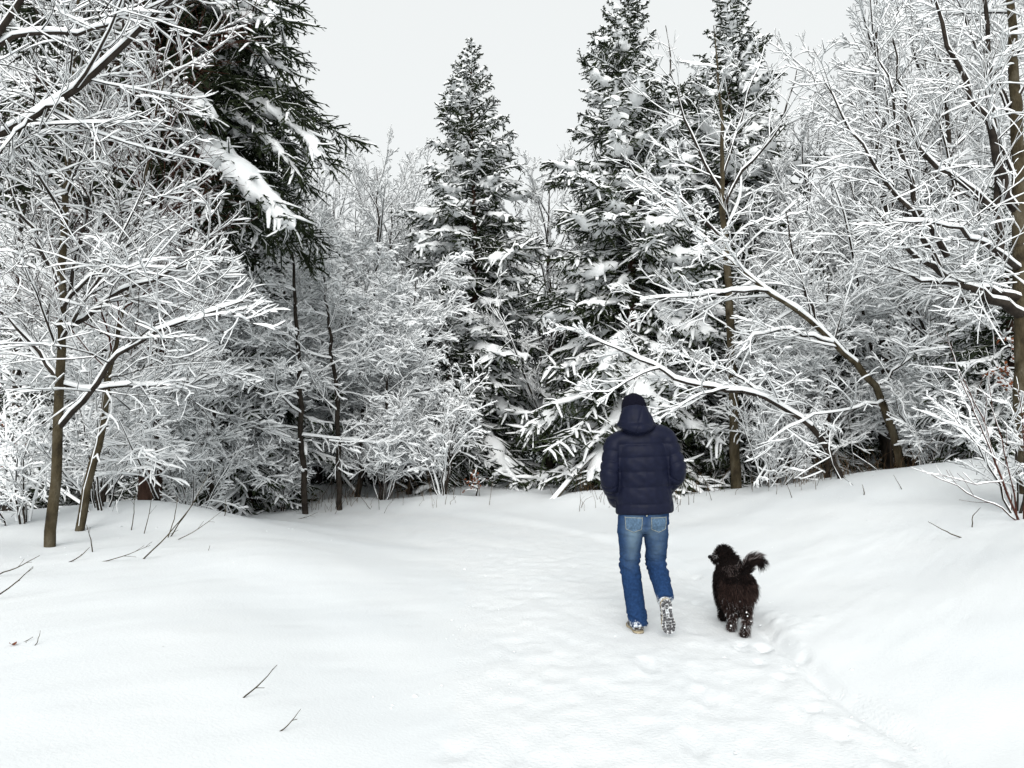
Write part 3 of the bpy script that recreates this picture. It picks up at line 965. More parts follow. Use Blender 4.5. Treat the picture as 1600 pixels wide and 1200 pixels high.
# ------------------------------------------------------------------ generic kinds for the thicket
def fan_tree(seed, H, label):
    """ascending stems and fine upright twigs, thinly snowed"""
    g = np.random.default_rng(seed)
    tr = Tree((0, 0, 0))
    p, r = poly([(0, 0, -.2), (.05, .02, H * .2), (-.03, .05, H * .45), (.06, 0, H * .75), (.0, .05, H)], [.085, .075, .06, .035, .006], 20, .02, g)
    add_tube(tr.trunk, p, r, 7)
    q, qr, _, _ = spawn(p, r, 20, .16, .95, 42, 12, .42, 9, .010, .04, .07, g, lendecay=.55, uplean=.1)
    limb(tr, q, qr, g, 5, (.020, .035))
    ramify(tr, q, qr, g, [dict(n=9, t0=.15, t1=.98, ang=38, angsd=12, length=.42, K=5, rr=.009, up=.035, wig=.08, rmin=.0055),
                          dict(n=7, t0=.12, t1=.98, ang=36, angsd=12, length=.45, K=4, rr=.009, up=.03, wig=.08, rmin=.0045),
                          dict(n=2, t0=.3, t1=.9, ang=36, angsd=12, length=.5, K=3, rr=.009, up=.03, wig=.08, rmin=.004)], wsnow=.011, hsnow=.019, keep=.9)
    return tr.finish('bare_tree', label, 'tree', BARE)


def spray_tree(seed, H, label):
    """understorey tree with wide level sprays under thick snow"""
    g = np.random.default_rng(seed)
    tr = Tree((0, 0, 0))
    p, r = poly([(0, 0, -.2), (.1, .0, H * .3), (.02, .05, H * .6), (.12, -.05, H)], [.06, .05, .03, .006], 16, .02, g)
    add_tube(tr.trunk, p, r, 7)
    q, qr, _, _ = spawn(p, r, 22, .06, .98, 66, 14, .48, 8, .010, -.012, .10, g, lendecay=.5, uplean=.22)
    limb(tr, q, qr, g, 5, (.016, .038))
    ramify(tr, q, qr, g, spray(9, 8, 3, up=-.005, l2=.48), wsnow=.0115, hsnow=.026)
    return tr.finish('bare_tree', label, 'tree', BARE)


def bush(seed, H, label, stems=7):
    """several stems from one root"""
    g = np.random.default_rng(seed)
    tr = Tree((0, 0, 0))
    for i in range(stems):
        a, s = i * 2.4 + g.uniform(-.4, .4), g.uniform(.15, .55)
        e = np.array([math.cos(a) * s * H, math.sin(a) * s * H, H * g.uniform(.7, 1.05)])
        p, r = poly([(math.cos(a) * .04, math.sin(a) * .04, -.1), e * np.array([.35, .35, .4]), e * np.array([.75, .75, .75]), e], [.020, .016, .011, .004], 10, .02, g)
        add_tube(tr.trunk, p, r, 5)
        add_snow(tr.snow, p, r, .014, .04, g, 1, PROF5, .9, .3)
        q, qr, _, _ = spawn(p, r, 9, .22, .98, 46, 14, .36, 6, .009, .0, .10, g, uplean=.1, rmin=.005)
        limb(tr, q, qr, g, 4, (.016, .035))
        ramify(tr, q, qr, g, [dict(n=6, t0=.15, t1=.97, ang=42, angsd=12, length=.45, K=4, rr=.009, up=.0, wig=.09, rmin=.004),
                              dict(n=3, t0=.15, t1=.95, ang=42, angsd=12, length=.5, K=3, rr=.009, up=.0, wig=.09, rmin=.0035)], wsnow=.010, hsnow=.021)
    return tr.finish('bush', label, 'bush', BARE, crown='twigs')


def place(o, px, Y, rz, s):
    o.location = on_ground(px, Y, -0.05)
    o.rotation_euler = (0, 0, rz)
    o.scale = (s, s, s)


FAN = [  # px, depth, turn, scale, label
    (585, 17.5, 0.3, 1.0, 'bare tree with many upright stems forking low, left of the pointed spruce'),
    (640, 20.5, 1.4, 1.05, 'fine-twigged bare crown against the sky just left of the pointed spruce'),
    (520, 19.5, 2.2, 1.0, 'fine-twigged bare crown against the sky beside the big spruce bough'),
    (860, 17.8, 3.1, 0.98, 'bare upright tree in the gap between the pointed spruce and the spruce behind the man'),
    (1275, 15.8, 1.9, 0.98, 'bare crown right of the tall right spruce'),
    (1330, 18.0, 4.0, 1.15, 'bare crown standing tallest between the right spruce and the right edge tree'),
    (1420, 15.0, 5.0, 1.1, 'bare tree with dark upright stems behind the leaning bowed tree'),
    (1500, 13.5, 2.7, 1.15, 'bare tree behind the large right edge tree'),
    (440, 17.0, 4.4, 0.9, 'bare tree right below the heavy spruce bough'),
    (310, 16.0, 1.1, 0.9, 'bare tree right of the thick reddish trunk'),
    (20, 11.5, 5.5, 0.9, 'bare tree behind the saplings at the left edge'),
    (-70, 15.0, 0.6, 1.0, 'bare tree mostly cut off by the left edge'),
    (470, 18.2, 5.1, 0.95, 'tall pale bare crown just right of the big spruce bough tips'),
    (555, 20.8, 2.5, 1.02, 'pale bare crown farther back, midway between the big spruce and the pointed spruce'),
    (610, 18.6, 3.9, 0.95, 'pale bare crown touching the left flank of the pointed spruce'),
    (1385, 14.6, 3.0, 1.28, 'tall bare crown behind the sweeping limbs, left of their fork'),
    (1465, 16.0, 1.6, 1.4, 'tall bare crown filling the sky behind the sweeping limbs'),
    (1555, 15.0, 4.7, 1.3, 'tall bare crown behind the trunk at the right edge'),
    (1660, 14.0, 0.8, 1.2, 'bare tree mostly cut off by the right edge'),
    (180, 19.0, 2.9, 1.0, 'bare tree deep in the wood behind the left edge trees'),
]
f1 = fan_tree(201, 7.6, 'x')
f2 = fan_tree(203, 7.6, 'x')
for i, (px, Y, rz, s, lab) in enumerate(FAN):
    src = (f1, f2)[i % 2]
    if i < 2:
        place(src, px, Y, rz, s)
        src['label'], src['group'] = lab, 'bare trees of the thicket'
    else:
        copy_thing(src, on_ground(px, Y, -0.05), rz, s, lab, 'bare trees of the thicket')

SPR = [
    (560, 14.6, 0.2, 1.0, 'low bare tree with wide level snowy sprays right of the two straight trunks'),
    (640, 15.2, 1.3, 1.05, 'bare tree with crossing snowy sprays below the pointed spruce'),
    (1210, 13.6, 5.7, 0.8, 'low snow-heaped tree beyond the dog'),
    (1290, 13.2, 0.7, 0.85, 'low bare tree with snowy sprays in front of the bowed trunk'),
    (1460, 12.8, 2.4, 0.95, 'bare tree with snowy sprays right of the leaning dark foot'),
    (1540, 11.8, 3.3, 0.9, 'bare tree with snowy sprays behind the right hummock'),
    (330, 12.4, 5.2, 0.95, 'bare tree with snowy sprays right of the thick reddish trunk'),
    (160, 11.0, 0.9, 0.95, 'bare tree with snowy sprays behind the olive trunk'),
    (250, 9.9, 2.8, 0.75, 'bare sapling with thick snow sprays in front of the reddish trunk'),
    (350, 13.2, 0.1, 0.85, 'low bare tree with snowy sprays left of the low dark spruce'),
    (455, 14.4, 2.1, 0.95, 'low bare tree with snowy sprays behind the taller straight trunk'),
    (600, 14.0, 5.5, 0.8, 'small bare tree with snowy sprays at the path bend, right of the shorter straight trunk'),
    (500, 17.0, 4.9, 1.3, 'tall bare tree with snowy sprays behind the two straight trunks'),
    (1400, 17.0, 5.9, 1.4, 'tall bare tree with snowy sprays deep on the right'),
    (1250, 16.5, 1.1, 1.3, 'tall bare tree with snowy sprays behind the arch'),
]
s1 = spray_tree(211, 4.3, 'x')
for i, (px, Y, rz, s, lab) in enumerate(SPR):
    src = s1
    if i < 1:
        place(src, px, Y, rz, s)
        src['label'], src['group'] = lab, 'low bare trees with level sprays'
    else:
        copy_thing(src, on_ground(px, Y, -0.05), rz, s, lab, 'low bare trees with level sprays')

BUSH = [
    (692, 13.9, 0.0, 1.0, 'many-stemmed bare bush at the forest edge below the pointed spruce'),
    (600, 14.0, 1.0, .8, 'snowy bush right of the shorter straight trunk'),
    (1200, 12.8, 1.5, .8, 'snowy bush beyond the dog under the arch'),
    (1450, 12.0, 4.5, .8, 'snowy bush right of the leaning dark foot'),
    (1530, 11.0, 5.5, .75, 'snowy bush on the right hummock'),
    (440, 13.4, 2.8, .6, 'small snowy bush left of the taller straight trunk'),
    (300, 11.4, 3.8, .7, 'snowy bush behind the left hummock'),
    (160, 9.2, 4.8, .7, 'snowy bush between the leaning young tree and the reddish trunk'),
    (40, 8.8, 5.8, .7, 'snowy bush behind the olive trunk at the left edge'),
    (1590, 8.3, 1.3, .7, 'snowy bush cut off by the right edge'),
]
b1 = bush(221, 2.4, 'x')
b2 = bush(223, 2.2, 'x', 8)
for i, (px, Y, rz, s, lab) in enumerate(BUSH):
    src = (b1, b2)[i % 2]
    if i < 2:
        place(src, px, Y, rz, s)
        src['label'], src['group'] = lab, 'snowy bushes along the forest edge'
    else:
        q = random.Random(px)
        copy_thing(src, on_ground(px, Y, -q.uniform(.15, .6) * s), rz, (s * q.uniform(.9, 1.5), s * q.uniform(.9, 1.4), s * q.uniform(.8, 1.3)), lab, 'snowy bushes along the forest edge', (q.uniform(-.25, .25), q.uniform(-.25, .25)))

# the wood beyond, which reads as one mass: rows of the same bare trees and spruces behind the edge
g = np.random.default_rng(300)
k = 0
for Y, n in ((25, 12), (33, 13)):
    for i in range(n):
        px = -150 + 1900 * (i + g.uniform(.1, .9)) / n
        src = (f1, s1, f2, oE, oE)[g.integers(0, 5)]
        s = {f1: 1.0, f2: 1.0, s1: 1.7, oE: 1.5}[src] * g.uniform(.85, 1.1)
        yy = Y + g.uniform(-2, 2)
        if src is oE:
            copy_thing(src, on_ground(px, yy, -.05), g.uniform(0, 6.28), s, 'far spruce deep in the wood, showing only between nearer trees', 'far spruces deep in the wood')
        else:
            copy_thing(src, on_ground(px, yy, -.05), g.uniform(0, 6.28), s, 'far bare tree deep in the wood, showing only between nearer trees', 'far bare trees deep in the wood')

# ------------------------------------------------------------------ figures: lofts fused into one skin
def loft_mesh(parts):
    """parts: lists of (centre, rx, ry) along a polyline, skinned with 20-gon rings; returns verts, faces"""
    mb = MB()
    for secs, ref in parts:
        C = np.array([q[0] for q in secs], float)
        rx = np.array([q[1] for q in secs], float)
        ry = np.array([q[2] for q in secs], float)
        t = np.concatenate([[0], np.cumsum(np.linalg.norm(np.diff(C, axis=0), axis=1))])
        n = max(8, int(t[-1] / 0.02))
        sI = np.linspace(0, t[-1], n)
        def cr(a):
            # Catmull-Rom style smooth interpolation through the sections
            m = np.gradient(a, t) if len(a) > 2 else np.array([(a[1] - a[0]) / t[1]] * 2)
            i = np.clip(np.searchsorted(t, sI, 'right') - 1, 0, len(t) - 2)
            h = t[i + 1] - t[i]
            u = (sI - t[i]) / h
            return (2 * u**3 - 3 * u**2 + 1) * a[i] + (u**3 - 2 * u**2 + u) * h * m[i] + (-2 * u**3 + 3 * u**2) * a[i + 1] + (u**3 - u**2) * h * m[i + 1]
        P = np.stack([cr(C[:, k]) for k in range(3)], 1)
        RX, RY = np.maximum(cr(rx), .004), np.maximum(cr(ry), .004)
        T = nrm(np.gradient(P, axis=0))
        ref_v = np.array(ref, float)
        A = nrm(ref_v[None] - (T @ ref_v)[:, None] * T)
        B = np.cross(T, A)
        an = np.arange(20) * 2 * math.pi / 20
        V = P[:, None] + RX[:, None, None] * np.cos(an)[None, :, None] * A[:, None] + RY[:, None, None] * np.sin(an)[None, :, None] * B[:, None]
        f = quads(1, n, 20)
        caps0 = np.arange(20)[::-1][None]
        caps1 = (n - 1) * 20 + np.arange(20)[None]
        mb.add(V, f, caps0, caps1)
    return mb


def fuse(parts, voxel, smooth=6, disp=None):
    """union by voxel remesh, smoothed; disp(V, N) -> offset along the normal. Returns a mesh."""
    me = loft_mesh(parts).mesh('tmp', [])
    o = bpy.data.objects.new('tmp', me)
    COL.objects.link(o)
    r = o.modifiers.new('r', 'REMESH')
    r.mode = 'VOXEL'
    r.voxel_size = voxel
    sm = o.modifiers.new('s', 'SMOOTH')
    sm.iterations = smooth
    sm.factor = 0.5
    dg = bpy.context.evaluated_depsgraph_get()
    out = bpy.data.meshes.new_from_object(o.evaluated_get(dg))
    bpy.data.objects.remove(o, do_unlink=True)
    bpy.data.meshes.remove(me)
    if disp is not None:
        n = len(out.vertices)
        V = np.empty(n * 3, np.float32)
        out.vertices.foreach_get('co', V)
        Nn = np.empty(n * 3, np.float32)
        out.vertex_normals.foreach_get('vector', Nn)
        V, Nn = V.reshape(-1, 3).astype(float), Nn.reshape(-1, 3).astype(float)
        V = V + Nn * disp(V, Nn)[:, None]
        out.vertices.foreach_set('co', V.astype(np.float32).ravel())
        out.update()
    out.polygons.foreach_set('use_smooth', np.full(len(out.polygons), True))
    out.materials.clear()
    return out


def verts_of(me):
    V = np.empty(len(me.vertices) * 3, np.float32)
    me.vertices.foreach_get('co', V)
    return V.reshape(-1, 3).astype(float)


def set_attr(me, name, vals):
    a = me.attributes.new(name, 'FLOAT', 'POINT')
    a.data.foreach_set('value', np.asarray(vals, np.float32))


def seg_t(V, a, b):
    a, b = np.array(a, float), np.array(b, float)
    d = b - a
    t = np.clip(((V - a) @ d) / (d @ d), 0, 1)
    return t, np.linalg.norm(V - a - t[:, None] * d, axis=1)


def plain(name, col, rough=0.8, sheen=0.0, noise_amt=0.25, scale=40, bump=0.0):
    c1 = tuple(c * (1 - noise_amt) for c in col)
    c2 = tuple(min(1, c * (1 + noise_amt)) for c in col)
    m = ramp_mat(name, scale, [(0.3, c1), (0.7, c2)], rough, bump, 160, bdist=.002)
    if sheen:
        m.node_tree.nodes['Principled BSDF'].inputs['Sheen Weight'].default_value = sheen
    return m


def attr_mix(name, base, layers, rough=0.8, grain=60, bump=0.2):
    """base colour with further colours mixed in by vertex attributes (wear, snow caught on cloth)"""
    m, nt, b = material(name, rough)
    N, L = nt.nodes, nt.links
    tc = N.new('ShaderNodeTexCoord')
    nz = N.new('ShaderNodeTexNoise')
    nz.inputs['Scale'].default_value = grain
    nz.inputs['Detail'].default_value = 5
    L.new(tc.outputs['Object'], nz.inputs['Vector'])
    mr = N.new('ShaderNodeMapRange')
    mr.inputs['From Min'].default_value, mr.inputs['From Max'].default_value = .3, .7
    mr.inputs['To Min'].default_value, mr.inputs['To Max'].default_value = .72, 1.25
    L.new(nz.outputs['Fac'], mr.inputs['Value'])
    mul = N.new('ShaderNodeVectorMath')
    mul.operation = 'SCALE'
    mul.inputs[0].default_value = base
    L.new(mr.outputs[0], mul.inputs['Scale'])
    cur = mul.outputs[0]
    for an, col, hard in layers:
        at = N.new('ShaderNodeAttribute')
        at.attribute_name = an
        fac = at.outputs['Fac']
        if hard:
            ad = N.new('ShaderNodeMath')
            ad.operation = 'ADD'
            L.new(fac, ad.inputs[0])
            L.new(nz.outputs['Fac'], ad.inputs[1])
            m2 = N.new('ShaderNodeMapRange')
            m2.inputs['From Min'].default_value, m2.inputs['From Max'].default_value = .85, 1.1
            L.new(ad.outputs[0], m2.inputs['Value'])
            fac = m2.outputs[0]
        mx = N.new('ShaderNodeMixRGB')
        mx.inputs[2].default_value = (*col, 1)
        L.new(fac, mx.inputs[0])
        L.new(cur, mx.inputs[1])
        cur = mx.outputs[0]
    L.new(cur, b.inputs['Base Color'])
    bp = N.new('ShaderNodeBump')
    bp.inputs['Strength'].default_value = bump
    bp.inputs['Distance'].default_value = .003
    L.new(nz.outputs['Fac'], bp.inputs['Height'])
    L.new(bp.outputs[0], b.inputs['Normal'])
    return m


# ------------------------------------------------------------------ the walking man
def walker():
    root = thing('person', 'person in a navy quilted jacket, dark beanie and blue jeans walking away along the path', 'person', (1.01, 5.74, -0.012))
    X, Yv = (1, 0, 0), (0, 1, 0)
    skin = plain('skin', (0.52, 0.30, 0.22), 0.55, scale=30, noise_amt=.08)
    m_jacket = plain('jacket_cloth', (0.0068, 0.0085, 0.0215), 0.5, 0.0, .15, 25, .15)
    m_jacket.node_tree.nodes['Principled BSDF'].inputs['Specular IOR Level'].default_value = 0.10
    m_hat = plain('knit', (0.005, 0.005, 0.011), 0.95, 0.0, .3, 120, .5)
    # --- body (mostly under the clothes), one skin
    hip = {-1: (-.095, 0, .90), 1: (.088, 0, .90)}
    knee = {-1: (-.098, .05, .49), 1: (.108, .07, .52)}
    ank = {-1: (-.048, .0, .085), 1: (.128, -.175, .295)}
    sho = {-1: (-.20, 0, 1.44), 1: (.165, 0, 1.49)}
    elb = {-1: (-.262, -.045, 1.17), 1: (.255, -.04, 1.225)}
    wri = {-1: (-.19, .12, .99), 1: (.185, .12, 1.055)}
    hd = np.array([-.062, .035, 1.69])
    parts = [([((0, 0, .86), .13, .09), ((0, 0, 1.0), .15, .10), ((0, 0, 1.2), .15, .10), ((-.01, 0, 1.38), .17, .10), ((-.03, 0, 1.50), .10, .07), ((-.05, .01, 1.58), .058, .058), (tuple(hd - (0, .01, .03)), .06, .062)], X),
             ([(tuple(hd + (0, .02, -.12)), .045, .055), (tuple(hd + (0, .015, -.06)), .066, .085), (tuple(hd), .076, .097), (tuple(hd + (0, -.005, .07)), .068, .088), (tuple(hd + (0, -.005, .115)), .02, .03)], X),
             ([(tuple(hd + (0, .09, .02)), .010, .010), (tuple(hd + (0, .118, -.025)), .017, .014), (tuple(hd + (0, .098, -.04)), .014, .012)], X),          # nose
             ([(tuple(hd + (-.022, .085, -.07)), .008, .007), (tuple(hd + (0, .098, -.068)), .010, .008), (tuple(hd + (.022, .085, -.07)), .008, .007)], (0, 0, 1)),   # mouth
             ([(tuple(hd + (-.03, .085, .012)), .010, .012), (tuple(hd + (-.015, .09, .012)), .008, .01)], (0, 0, 1)),
             ([(tuple(hd + (.03, .085, .012)), .010, .012), (tuple(hd + (.015, .09, .012)), .008, .01)], (0, 0, 1)),
             ([(sho[-1], .055, .055), (sho[1], .055, .055)], (0, 0, 1))]
    for s in (-1, 1):
        parts.append(([(tuple(hd + (s * .074, -.01, -.03)), .006, .014), (tuple(hd + (s * .082, -.014, 0)), .008, .02), (tuple(hd + (s * .080, -.016, .03)), .006, .016)], X))   # ears
        parts.append(([(sho[s], .05, .05), (elb[s], .038, .04), (wri[s], .026, .03)], X))
        w, e = np.array(wri[s]), np.array(elb[s])
        d = (w - e) / np.linalg.norm(w - e)
        parts.append(([(tuple(w), .026, .03), (tuple(w + d * .05), .022, .042), (tuple(w + d * .09), .016, .044)], X))     # palm
        lat = np.array([0, -.6, -.8])
        for k, (off, ln) in enumerate(((-.03, .068), (-.010, .078), (.010, .072), (.03, .055))):
            a0 = w + d * .085 + lat * off
            parts.append(([(tuple(a0), .009, .009), (tuple(a0 + d * ln * .5 + (-s * .006, 0, 0)), .008, .008), (tuple(a0 + d * ln + (-s * .022, 0, 0)), .006, .006)], X))
        a0 = w + d * .03 - lat * .038
        parts.append(([(tuple(a0), .011, .011), (tuple(a0 + d * .03 - lat * .022), .010, .010), (tuple(a0 + d * .06 - lat * .03), .007, .007)], X))
        parts.append(([(hip[s], .085, .085), (knee[s], .052, .055), (tuple(np.array(knee[s]) * .5 + np.array(ank[s]) * .5 + (0, -.01, 0)), .05, .052), (ank[s], .035, .04)], X))
    me = fuse(parts, .0095, 2)
    me.materials.append(skin)
    link('body', me, root)
    # --- jeans
    pj = [([((.005, .0, .96), .195, .125), ((.003, -.005, .88), .198, .135), ((0, -.005, .82), .190, .13), ((0, 0, .775), .12, .09)], X)]
    pj.append(([((-.098, 0, .86), .100, .115), ((-.100, .0, .74), .096, .108), ((-.098, .03, .62), .082, .092), (knee[-1], .079, .086), ((-.082, .032, .36), .076, .082), ((-.062, .012, .2), .074, .079), ((-.048, -.005, .10), .073, .082), ((-.046, -.01, .058), .070, .085)], X))
    pj.append(([((.095, 0, .86), .098, .115), ((.10, .01, .74), .094, .106), ((.107, .045, .62), .082, .092), (knee[1], .080, .084), ((.115, -.02, .445), .075, .082), ((.122, -.10, .375), .069, .077), ((.128, -.170, .312), .064, .07), ((.129, -.190, .292), .060, .064)], X))
    def folds(V, N):
        x, y, z = V.T
        n = fbm(x * 9, y * 9, z * 26, seed=5, octv=3)
        nearknee = np.exp(-((z - .50) / .10) ** 2) + 1.2 * np.exp(-((z - .10) / .07) ** 2) + .7 * np.exp(-((z - .79) / .05) ** 2)
        diag = np.sin(z * 75 + x * 40 + 6 * n) * np.clip(nearknee, 0, 1.2)
        d = .006 * n + .0055 * diag
        d -= .010 * np.exp(-(x / .012) ** 2) * (y < 0) * sstep(.78, .84, z)          # the seat seam
        return d
    me = fuse(pj, .0085, 5, folds)
    V = verts_of(me)
    x, y, z = V.T
    n = fbm(x * 12, y * 12, z * 7, seed=9, octv=3)
    fade = 0.95 * np.exp(-((np.abs(x + .0) - .075) / .07) ** 2 - ((z - .82) / .085) ** 2) + .85 * np.exp(-((x + .10) / .045) ** 2 - ((z - .68) / .13) ** 2) + .45 * np.exp(-((x - .10) / .05) ** 2 - ((z - .64) / .08) ** 2)
    fade = np.clip(fade * (y < .03) * (0.62 + .6 * n), 0, .75)
    set_attr(me, 'fade', fade)
    sn = np.clip(np.where(x < .04, 1 - sstep(.06, .16, z), 1 - sstep(.28, .37, z) * 1.0) * .52 + .25 * n * (z < .2), 0, .6)
    sn = np.where((x > .04) & (y > -.12), 0, sn)
    set_attr(me, 'frost', sn)
    me.materials.append(attr_mix('denim', (.013, .036, .098), [('fade', (.16, .23, .28), False), ('frost', (.62, .66, .70), True)], .9, 55, .3))
    jeans = link('jeans', me, root)
    m_st = plain('denim_pocket', (.075, .125, .19), .9, 0, .35, 60, .3)
    m_stitch = plain('stitching', (.30, .31, .27), .9)
    from mathutils.bvhtree import BVHTree
    bv = BVHTree.FromPolygons([tuple(v) for v in V], [tuple(p.vertices) for p in me.polygons])
    def on_seat(px_, pz_):
        h = bv.ray_cast(Vector((px_, -1, pz_)), Vector((0, 1, 0)))
        return np.array(h[0]) if h[0] is not None else np.array([px_, -.1, pz_])
    for s in (-1, 1):
        # back pocket: a sheet of denim lying on the seat, five-cornered
        mb = MB()
        nu, nv = 9, 9
        G = np.empty((nv, nu, 3))
        for j in range(nv):
            vv = j / (nv - 1)
            for i in range(nu):
                uu = i / (nu - 1) * 2 - 1
                px_ = s * .095 + uu * (.062 - .006 * vv) + .003
                pz_ = .895 - .115 * vv + (.022 * abs(uu) * vv)
                G[j, i] = on_seat(px_, pz_) + np.array([0, -.0045, 0])
        mb.add(G, quads(1, nv, nu, False))
        back = G + np.array([0, .006, 0])
        mb.add(back, quads(1, nv, nu, False)[:, ::-1])
        pk = link('back_pocket', mb.mesh('back_pocket', m_st), jeans)
        mb = MB()
        edge = np.concatenate([G[:, 0], G[-1, 1:], G[::-1, -1][1:]]) + np.array([0, -.002, 0])
        add_tube(mb, edge[None], np.full((1, len(edge)), .0018), 4)
        top = G[0] + np.array([0, -.002, -.006])
        add_tube(mb, top[None], np.full((1, nu), .0022), 4)
        link('stitching', mb.mesh('stitching', m_stitch), jeans)
    mb = MB()
    lp = np.stack([on_seat(.004, zz) + np.array([0, -.006, 0]) for zz in np.linspace(.90, .945, 6)])
    add_tube(mb, lp[None], np.full((1, 6), .007), 4)
    link('belt_loop', mb.mesh('belt_loop', m_stitch), jeans)
    # --- jacket
    pt = [([((.014, .0, .915), .222, .148), ((.012, .0, .96), .222, .150), ((.005, .0, 1.10), .212, .148), ((-.002, 0, 1.25), .212, .150), ((-.01, 0, 1.37), .212, .145), ((-.018, .0, 1.46), .196, .125), ((-.03, .0, 1.53), .135, .10), ((-.045, .01, 1.60), .085, .085)], X),
          ([((-.265, .0, 1.405), .045, .06), ((-.245, .0, 1.42), .066, .078), ((-.205, .0, 1.44), .080, .088), ((-.02, 0, 1.478), .084, .105), ((.165, 0, 1.492), .082, .088), ((.205, .0, 1.475), .066, .078), ((.225, .0, 1.455), .045, .06)], (0, 0, 1))]
    cap = {}
    for s in (-1, 1):
        S_, E_, W_ = np.array(sho[s]), np.array(elb[s]), np.array(wri[s])
        pt.append(([(tuple(S_ + (-s * .01, 0, .035)), .06, .065), (tuple(S_ + (s * .005, 0, .0)), .078, .085), (tuple(S_ * .5 + E_ * .5 + (s * .012, 0, 0)), .078, .084), (tuple(E_), .074, .082), (tuple(E_ * .5 + W_ * .5), .068, .072), (tuple(W_), .050, .056), (tuple(W_ * 1.0 + (W_ - E_) * .12), .042, .05)], X))
    seams_z = [.985, 1.115, 1.235, 1.345, 1.445]
    def quilt(V, N):
        x, y, z = V.T
        d = .004 * fbm(x * 8, y * 8, z * 14, seed=15, octv=3)
        tL, dL = seg_t(V, sho[-1], elb[-1]); tL2, dL2 = seg_t(V, elb[-1], wri[-1])
        tR, dR = seg_t(V, sho[1], elb[1]); tR2, dR2 = seg_t(V, elb[1], wri[1])
        torso = (x > -.195 + .0 * z) & (x < .185)
        arm_s = np.where(x < 0, np.where(dL < dL2, tL * .28, .28 + tL2 * .25), np.where(dR < dR2, tR * .28, .28 + tR2 * .25))
        wob = .008 * vnoise(x * 7, y * 7, z * 3, seed=3)
        dz = np.full(len(V), 1e3)
        for q in seams_z:
            dz = np.minimum(dz, np.abs(z - q + wob - .03 * x))
        da = np.full(len(V), 1e3)
        for q in (.07, .15, .22, .29, .36, .44):
            da = np.minimum(da, np.abs(arm_s - q + wob))
        wt = sstep(-.225, -.175, x) * (1 - sstep(.165, .215, x))
        qf = lambda q: .005 * np.clip(1 - np.exp(-(q / .035) ** 2), 0, 1) - .007 * np.exp(-(q / .007) ** 2)
        d += wt * qf(dz) + (1 - wt) * np.where(arm_s < .04, .004, qf(da))
        # armhole seams
        ah = np.minimum(np.abs(x + .195), np.abs(x - .185))
        d -= .005 * np.exp(-(ah / .008) ** 2) * sstep(1.02, 1.1, z) * (1 - sstep(1.40, 1.47, z))
        # pull creases across the back
        cr = np.sin((x * .9 + z * 1.0) * 55 + 2 * vnoise(x * 5, y * 5, z * 5, seed=2))
        d += .0035 * cr * sstep(-.02, .12, -y) * np.exp(-((x + .06) / .12) ** 2 - ((z - 1.19) / .14) ** 2)
        return d
    me = fuse(pt, .0088, 4, quilt)
    me.materials.append(m_jacket)
    jk = link('jacket', me, root)
    # hood lying on the shoulders
    hp = [([((-.055, -.05, 1.540), .085, .07), ((-.055, -.065, 1.562), .124, .092), ((-.055, -.055, 1.595), .136, .105), ((-.058, -.045, 1.630), .132, .108), ((-.060, -.028, 1.664), .116, .108), ((-.060, -.012, 1.70), .101, .106), ((-.060, -.008, 1.716), .096, .102)], X),
          ([((-.165, -.02, 1.595), .03, .045), ((-.12, -.115, 1.57), .036, .045), ((-.055, -.152, 1.56), .042, .045), ((.01, -.12, 1.57), .036, .045), ((.062, -.02, 1.595), .03, .045)], (0, 0, 1)),
          ([((-.158, -.02, 1.700), .010, .012), ((-.12, -.095, 1.702), .010, .012), ((-.06, -.118, 1.703), .010, .012), ((.0, -.095, 1.702), .010, .012), ((.038, -.02, 1.700), .010, .012)], (0, 0, 1))]
    me = fuse(hp, .007, 4, lambda V, N: .004 * fbm(V[:, 0] * 14, V[:, 1] * 14, V[:, 2] * 22, seed=8, octv=3) - .007 * np.exp(-((V[:, 0] + .055 - .3 * (V[:, 2] - 1.6)) / .006) ** 2) * (V[:, 1] < -.05))
    me.materials.append(m_jacket)
    link('hood', me, jk)
    # knitted beanie
    c = hd
    bp_ = [([(tuple(c + (0, -.012, -.035)), .088, .103), (tuple(c + (0, -.012, .0)), .093, .108), (tuple(c + (0, -.01, .045)), .094, .108), (tuple(c + (0, -.01, .085)), .087, .100), (tuple(c + (0, -.01, .115)), .070, .080), (tuple(c + (0, -.01, .136)), .042, .050), (tuple(c + (0, -.01, .146)), .012, .015)], X)]
    def knit(V, N):
        a = np.arctan2(V[:, 1] - c[1], V[:, 0] - c[0])
        return .0018 * np.sin(a * 46) - .006 * np.exp(-(np.abs(V[:, 0] - c[0] - .004) / .006) ** 2) * (V[:, 1] < c[1]) * (V[:, 2] > c[2] + .03) + .005 * (np.abs(V[:, 2] - c[2] + .012) < .018)
    me = fuse(bp_, .0055, 3, knit)
    me.materials.append(m_hat)
    link('beanie', me, root)
    # --- boots
    m_up = attr_mix('boot_leather', (.055, .042, .032), [('frost', (.7, .73, .76), True)], .8, 50)
    m_mid = plain('boot_midsole', (.38, .32, .22), .8)
    m_sole = attr_mix('boot_sole', (.12, .115, .115), [('frost', (.80, .82, .84), True)], .85, 60)
    m_lug = plain('tread_rubber', (.09, .09, .095), .8, 0, .8, 70)
    def outline(t):
        """half widths (inner, outer) along the foot, t 0 heel .. 1 toe"""
        w = np.interp(t, [0, .06, .15, .35, .5, .72, .88, .96, 1], [.012, .033, .041, .036, .037, .052, .044, .028, .008])
        return w
